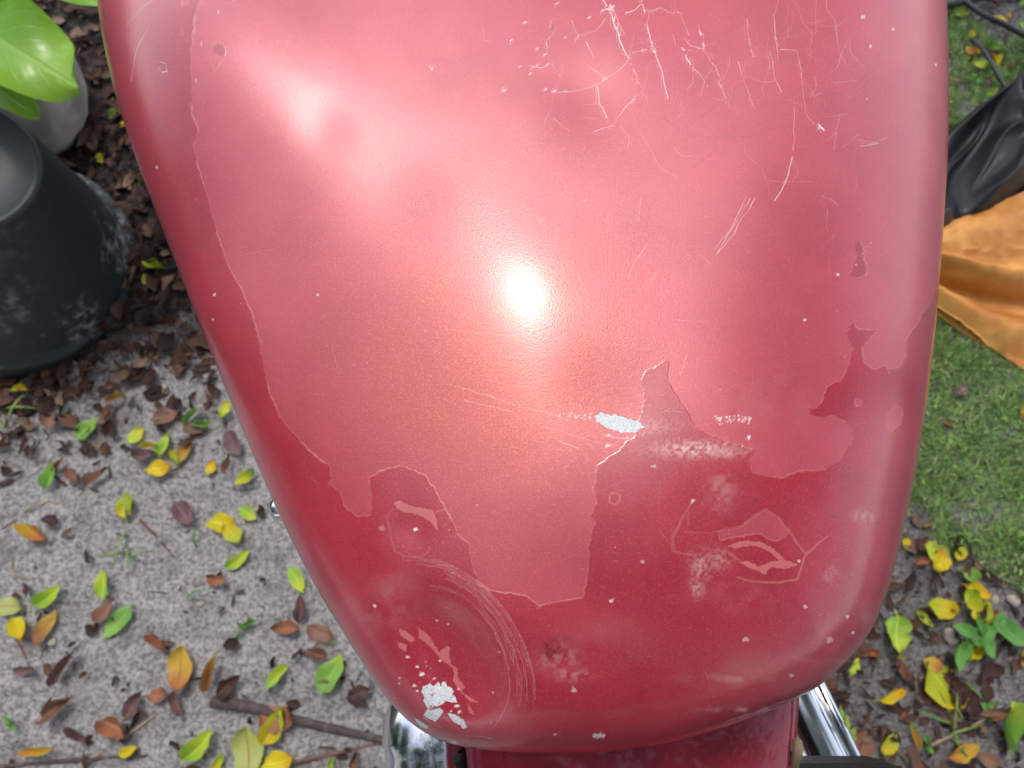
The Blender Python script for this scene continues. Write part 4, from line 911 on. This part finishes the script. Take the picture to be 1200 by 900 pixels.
# ------------------------------------------------------------------ hoses at the top right
M['hose'] = plain('black_poly_hose', (.022, .023, .026), .4, 0, .25, 30)
def hose(pts, rpx, label):
    P = [(*(float(v) for v in at(px, py, .02)), .022 + h) for px, py, h in pts]
    tag(link('garden_hose', mesh_np('garden_hose', *tube(smooth_path(P, 8), rpx * mpp(.02), 12)), M['hose']), label, 'hose', 'black irrigation hoses')
hose([(1060, 12, 0), (1112, 6, 0), (1140, 1, 0), (1200, -14, 0)], 4.5, 'black hose along the top picture edge beside the tank')
hose([(1128, 4, .004), (1150, 20, .004), (1172, 30, .004), (1202, 46, .004), (1260, 80, .01)], 4.0, 'black hose slanting over the grass toward the black cloth')
hose([(1140, 44, -.006), (1152, 60, .0), (1164, 80, .0), (1180, 108, .0)], 3.2, 'thin black hose disappearing under the black cloth')

# ------------------------------------------------------------------ black cloth and tan bag
def mound(name, quad, hfun, nu=90, nv=90, base=.004):
    """closed soft body over a ground quad (image corners): top from hfun(u,v,x,y), rim pulled to the ground, flat underside"""
    c = [np.array(at(*q), float) for q in quad]
    U, V = np.meshgrid(np.linspace(0, 1, nu), np.linspace(0, 1, nv), indexing='ij')
    P = ((1 - U) * (1 - V))[..., None] * c[0] + (U * (1 - V))[..., None] * c[1] + (U * V)[..., None] * c[2] + ((1 - U) * V)[..., None] * c[3]
    X, Y = P[..., 0], P[..., 1]; Zt = np.maximum(hfun(U, V, X, Y), base + .002)
    top = np.stack([X, Y, Zt], -1).reshape(-1, 3); f = grid_faces(nu, nv)
    bot = np.stack([X, Y, 0 * X + base - .006], -1).reshape(-1, 3)
    idx = np.arange(nu * nv).reshape(nu, nv); rim = np.concatenate([idx[:, 0], idx[-1, 1:], idx[-2::-1, -1], idx[0, -2:0:-1]])
    n = nu * nv; sk = np.stack([rim, np.roll(rim, -1), np.roll(rim, -1) + n, rim + n], -1)
    return mesh_np(name, np.vstack([top, bot]), np.vstack([f, f[:, ::-1] + n, sk]))
def cloth_h(U, V, X, Y):
    e = sstep(0, .10, U) * sstep(0, .07, V) * sstep(1, .9, U) * sstep(1, .93, V)
    a = X * .6 + Y * .8; b = X * .8 - Y * .6
    r1 = 1 - np.abs(2 * fbm(a * .35, b, 15, 2, 5) - 1); r2 = 1 - np.abs(2 * vnoise(a * .5, b * 1.2, 26, 9) - 1); r3 = 1 - np.abs(2 * fbm(a * 1.2, b * .5, 60, 2, 19) - 1)
    return .006 + sstep(0, .30, U) * e * (.022 + .070 * r1 ** 2.4 + .012 * r2 ** 3)
M['nylon'] = plain('black_nylon', (.005, .005, .0065), .48, 0, .2, 18, bump=.10, bscale=90)
me = mound('black_cloth', [(1010, 345), (1010, 232), (1420, -90), (1480, 150)], cloth_h, 110, 190)
tag(link('black_cloth', me, M['nylon']), 'crumpled shiny black cloth lying between the lawn and the tan bag', 'cloth')
def bag_h(U, V, X, Y):
    # V runs across: 0 at the lawn side, 1 at the black cloth; two rolled rims with a groove between
    v = V + .07 * np.sin(U * 6.0) - .03
    z = .030 * np.sqrt(sstep(.0, .12, v)) + .014 * np.exp(-((v - .13) / .07) ** 2) - .030 * np.exp(-((v - .27) / .055) ** 2)
    z = z + .036 * sstep(.29, .36, v) + .016 * np.exp(-((v - .40) / .055) ** 2) + .016 * np.sin(np.pi * np.clip((v - .44) / .56, 0, 1)) - .004
    z = z + (fbm(X, Y, 9, 2, 15) - .5) * .034 * sstep(.3, .5, v) + (fbm(X, Y, 11, 2, 18) - .5) * .014 + (1 - np.abs(2 * fbm(X, Y, 40, 2, 25) - 1)) ** 3 * .004
    return np.maximum(z, .008) * sstep(0, .05, U) * sstep(1, .93, U)
M['leather'] = plain('tan_leather', (.56, .20, .030), .5, 0, .2, 14, bump=.35, bscale=420, col2=(.72, .33, .075), thresh=(.3, .75))
me = mound('tan_bag', [(1022, 318), (1390, 566), (1500, 118), (1022, 308)], bag_h, 150, 110)
bag = link('tan_bag', me, M['leather']); tag(bag, 'orange tan leather bag with rolled rims lying on the lawn beside black cloth', 'bag')

# ------------------------------------------------------------------ pots and the big leaved plant at the upper left
M['black_plastic'] = plain('scuffed_black_plastic', (.012, .014, .016), .36, 0, .3, 9, bump=.12, bscale=60, col2=(.05, .053, .056), thresh=(.5, .8))
def pot_material():
    m, ns, ln, p = new_mat('scuffed_black_pot')
    tc = N(ns, 'ShaderNodeTexCoord')
    def nz(s, d=6.0):
        n = N(ns, 'ShaderNodeTexNoise', Scale=s, Detail=d, Roughness=.7); ln.new(tc.outputs['Object'], n.inputs['Vector']); return n.outputs[0]
    a, b = nz(7), nz(60)
    dust = math_n(ns, ln, 'MULTIPLY', smooth_n(ns, ln, a, .48, .64), smooth_n(ns, ln, b, .43, .64))
    sep = N(ns, 'ShaderNodeSeparateXYZ'); ln.new(tc.outputs['Object'], sep.inputs[0])
    dust = math_n(ns, ln, 'MULTIPLY', dust, math_n(ns, ln, 'SUBTRACT', 1.15, smooth_n(ns, ln, sep.outputs[2], .03, .26)))
    ln.new(mix_c(ns, ln, math_n(ns, ln, 'MULTIPLY', dust, .9), (.014, .020, .022), (.34, .335, .335)), p.inputs['Base Color'])
    ln.new(mix_f(ns, ln, dust, .52, .85), p.inputs['Roughness']); return m
pot = empty('plastic_pot', (0, 0, 0)); tag(pot, 'scuffed black plastic plant pot standing upside down in the mulch', 'pot')
hp = .31
pb, pt_ = Vector((*(float(v) for v in at(27, 320)), .0)), Vector((*(float(v) for v in at(-52, 192, hp)), hp))
pot.location = (pb.x, pb.y, .012); pot.rotation_euler = (pt_ - pb).to_track_quat('Z', 'Y').to_euler()
print('pot axis', pt_ - pb)
pm = pot_material(); rb, rtop = .186, .100
v, f = lathe([(.0004, hp - .004), (rtop * .5, hp - .004), (rtop * .86, hp - .004), (rtop * .90, hp + .003), (rtop * .965, hp + .003), (rtop, hp - .004), (rb * .905, .050), (rb * .915, .047), (rb * .965, .046), (rb * .985, .040), (rb, .004), (rb * .985, 0), (rb * .955, 0), (rb * .93, .04)], 96)
link('wall', mesh_np('wall', v, f), pm, pot)
V = []; F = []; k = 0
for a in np.linspace(0, 2 * np.pi, 120, endpoint=False):          # knurled rim
    for s in (-.007, .007):
        for z in (.008, .030): r_ = rb * 1.0 + .0012 - (z - .004) * .1; V.append((r_ * math.cos(a + s), r_ * math.sin(a + s), z))
    F.append((k, k + 2, k + 3, k + 1)); k += 4
link('rim_ribs', mesh_np('rim_ribs', np.array(V), np.array(F), False), pm, pot)

M['concrete'] = plain('weathered_concrete', (.40, .36, .32), .85, 0, .3, 16, bump=.4, bscale=120, col2=(.54, .485, .43))
stone = empty('stone_planter'); sx_, sy_ = (float(v) for v in at(44, 142)); stone.location = (sx_, sy_, 0); tag(stone, 'weathered grey stone planter behind the black pot, under the green leaves', 'planter')
v, f = lathe([(.07, -.01), (.088, .0), (.112, .05), (.122, .10), (.120, .15), (.108, .20), (.096, .225), (.090, .232), (.083, .230), (.080, .215), (.075, .205)], 72)
nn = 1 + (fbm(np.arctan2(v[:, 1], v[:, 0]) * 2, v[:, 2] * 30, 1.2, 3, 33) - .5)[:, None] * np.array([.06, .06, 0]); v = v * nn
link('bowl', mesh_np('bowl', v, f), M['concrete'], stone)
v, f = lathe([(.001, .212), (.04, .214), (.081, .208)], 48); link('soil', mesh_np('soil', v, f), plain('potting_soil', (.03, .02, .016), .95, bump=1, bscale=90), stone)

plant = empty('leafy_plant', (sx_ - .02, sy_ + .01, .205)); tag(plant, 'leafy plant with large wavy bright green leaves in the stone planter', 'plant')
M['stem'] = plain('green_stem', (.12, .20, .04), .5)
def big_leaf(L, wid, fold, curl, seed, wave):
    nu, nv = 22, 15; V = []; UV = []
    for i in range(nu):
        t = i / (nu - 1); w = wid * .5 * (math.sin(math.pi * t ** .85) ** .62 if 0 < t < 1 else .01) * (1 - .12 * t) + .002
        for j in range(nv):
            s = j / (nv - 1) * 2 - 1
            V.append((t * L, s * w * (1 + .05 * math.sin(9 * t + seed)), fold * abs(s) ** 1.3 * w - curl * t * t + wave * math.sin(11 * t + seed * 2 + s) * abs(s) ** 1.5)); UV.append((t, j / (nv - 1)))
    me = bpy.data.meshes.new('leaf'); me.from_pydata(V, [], [tuple(q) for q in grid_faces(nu, nv)]); uv = me.uv_layers.new(name='UVMap')
    for p in me.polygons:
        p.use_smooth = True
        for li in p.loop_indices: uv.data[li].uv = UV[me.loops[li].vertex_index]
    return me
def place_leaf(base, tip, wid, seed, fold=.25, curl=.03, wave=.008, roll=0):
    b, t = Vector(base), Vector(tip); d = t - b; L = d.length
    o = link('leaf', big_leaf(L, wid, fold, curl, seed, wave), LM['plant'], plant)
    xa = d.normalized(); ya = Vector((0, 0, 1)).cross(xa).normalized(); za = xa.cross(ya); m = Matrix((xa, ya, za)).transposed().to_4x4() @ Matrix.Rotation(R(roll), 4, 'X')
    m.translation = b - plant.location; o.matrix_basis = m
    st = tube(smooth_path([(0, 0, 0), tuple((b - plant.location) * .5 + Vector((0, 0, .05))), tuple(b - plant.location + xa * .012)], 6), [.004, ] * 13, 8)
    link('stalk', mesh_np('stalk', *st), M['stem'], plant)
zl = .42
place_leaf(Wd(-75, 4, zl), Wd(87, 96, zl - .01), 150 * mpp(zl), 1, .12, .01, .018, 4)
place_leaf(Wd(-70, 60, zl - .06), Wd(43, 131, zl - .07), 66 * mpp(zl - .06), 4, .25, .01, .004, -6)
place_leaf(Wd(-10, -60, zl - .02), Wd(128, 2, zl - .01), 60 * mpp(zl), 2, .2, .01, .004, 3)
place_leaf(Wd(-60, 0, zl), Wd(20, -120, zl + .05), .09, 3, .2, .02, .006)
place_leaf(Wd(-90, 20, zl), Wd(-200, 60, zl), .09, 5, .2, .02, .006)
place_leaf(Wd(-80, -10, zl), Wd(-160, -120, zl), .09, 6, .2, .02, .006)

# ------------------------------------------------------------------ little weeds
def weed(px, py, leaves, label, hgt=.03):
    x, y = (float(v) for v in at(px, py, .01)); o = empty('weed', (x, y, float(gheight(x, y)))); tag(o, label, 'weed')
    link('stem', mesh_np('stem', *tube([(0, 0, 0), (.002, 0, hgt)], [.0018, .0012], 6)), M['stem'], o)
    for k, (lx, ly, L, a, sh) in enumerate(leaves):
        wx, wy = (float(v) for v in at(lx, ly, hgt)); l = L * mpp(hgt)
        q = bpy.data.objects.new('leaf', SHAPES[sh]); COL.objects.link(q); q.parent = o; q.location = (wx - x - math.cos(R(a)) * l / 2, wy - y - math.sin(R(a)) * l / 2, hgt - .004 - .002 * (k % 4)); q.rotation_euler = (0, R(-6), R(a)); q.scale = (l, l, l)
        q.material_slots[0].link = 'OBJECT'; q.material_slots[0].material = LM['weed']
        link('stalk', mesh_np('stalk', *tube([(.001, 0, hgt * .8), (q.location.x, q.location.y, hgt - .002)], .0009, 5)), M['stem'], o)
weed(1152, 752, [(1130, 738, 30, 165, 0), (1152, 744, 34, 20, 3), (1186, 742, 44, -38, 0), (1140, 752, 30, 200, 2), (1158, 758, 28, -70, 0), (1124, 772, 34, 245, 2), (1172, 728, 26, 60, 0), (1134, 764, 24, 230, 4), (1148, 734, 22, 100, 2)], 'small broad leaved green weed at the right picture edge below the lawn', .035)
weed(1155, 834, [(1150, 828, 14, 150, 1), (1160, 826, 14, 30, 1), (1156, 838, 14, -80, 1), (1152, 836, 12, 200, 1)], 'tiny pale green seedling in front of the dark brown leaf', .012)
weed(1084, 872, [(1082, 866, 14, 110, 2), (1087, 876, 16, -70, 2), (1086, 868, 10, 40, 2)], 'tiny light green seedling at the foot of the yellowish stalk', .012)
weed(288, 735, [(282, 732, 14, 160, 5), (294, 730, 16, 20, 5), (278, 745, 12, 240, 5), (290, 728, 12, 80, 5)], 'thin green sprout on the sand below the purple leaf', .012)
weed(11, 848, [(8, 844, 14, 130, 2), (14, 850, 14, -40, 2)], 'tiny green seedling at the lower left picture edge', .01)
def tuft(px, py, blades, label):
    V = []; F = []; n = 0
    for (qx, qy, L, a) in blades:
        x, y = (float(v) for v in at(qx, qy, .01)); l = L * mpp(0); P = [(x + math.cos(R(a)) * l * t + .15 * l * t * t * math.sin(R(a)), y + math.sin(R(a)) * l * t - .1 * l * t * t * math.cos(R(a)), .006 + .030 * t * (1.4 - t) + float(gheight(x, y))) for t in (0, .25, .5, .75, 1)]
        tv, tf = tube(P, [.0016, .0018, .0016, .0012, .0004], 5); V.append(tv); F.append(tf + n); n += len(tv)
    tag(link('grass_tuft', mesh_np('grass_tuft', np.vstack(V), np.vstack(F)), LM['weed'] if False else M['blade']), label, 'grass tuft')
M['blade'] = plain('grass_blade_green', (.12, .27, .05), .5, 0, .2, 40, col2=(.26, .36, .09))
tuft(10, 490, [(2, 478, 50, 2), (6, 500, 40, 75), (0, 492, 26, -40), (10, 482, 30, 50)], 'green grass tuft beside the black pot at the left picture edge')
tuft(150, 630, [(147, 622, 44, -85), (150, 640, 30, -60), (150, 655, 34, 20), (146, 648, 24, 200), (150, 612, 30, 100)], 'small green grass sprout on the sand in the left middle')
tuft(1115, 850, [(1118, 858, 40, 88), (1112, 862, 40, 25), (1120, 850, 46, 165), (1115, 865, 26, -60), (1118, 845, 34, 120), (1150, 820, 30, 145), (1118, 856, 30, -85)], 'thin green grass sprout beside the large yellow leaf at right')
tuft(215, 610, [(228, 640, 20, 100), (222, 700, 20, 30)], 'two loose grass blades on the sand')
# pebbles
def pebble(px, py, rpx, mat, label, sq=.6):
    x, y = (float(v) for v in at(px, py, .005)); bm = bmesh.new(); bmesh.ops.create_icosphere(bm, subdivisions=3, radius=1)
    for v in bm.verts: v.co *= 1 + .22 * (float(fbm(v.co.x * 1.3 + px, v.co.y * 1.3 + v.co.z, 1.2, 2, 3)) - .5) * 2
    for fc in bm.faces: fc.smooth = True
    me = bpy.data.meshes.new('pebble'); bm.to_mesh(me); bm.free(); r_ = rpx * mpp(0); o = link('pebble', me, mat, None, (x, y, float(gheight(x, y)) + r_ * .25)); o.scale = (r_, r_ * .8, r_ * sq); o.rotation_euler = (0, 0, px)
    tag(o, label, 'pebble', 'pebbles on the ground')
M['pale_stone'] = plain('pale_stone', (.42, .36, .30), .8, 0, .2, 30, bump=.3)
M['dark_stone'] = plain('dark_stone', (.045, .043, .045), .8, 0, .3, 30, bump=.4)
for a in [(1114, 746, 9, 'pale_stone', 'pale pebble left of the green weed'), (1170, 703, 6, 'pale_stone', 'small pale pebble below the lawn edge'), (1190, 703, 8, 'pale_stone', 'pinkish pale pebble near the right picture edge'), (245, 440, 9, 'pale_stone', 'pale pebble beside the tank edge in the mulch'),
          (193, 453, 4, 'pale_stone', 'tiny white pebble left of the tank above the brown leaf'), (236, 708, 4, 'pale_stone', 'tiny white pebble on the open sand'), (60, 753, 5, 'pale_stone', 'tiny pale pebble under the two tone leaf'), (1058, 728, 10, 'dark_stone', 'dark lump of soil left of the pale yellow leaf')]:
    pebble(a[0], a[1], a[2], M[a[3]], a[4])
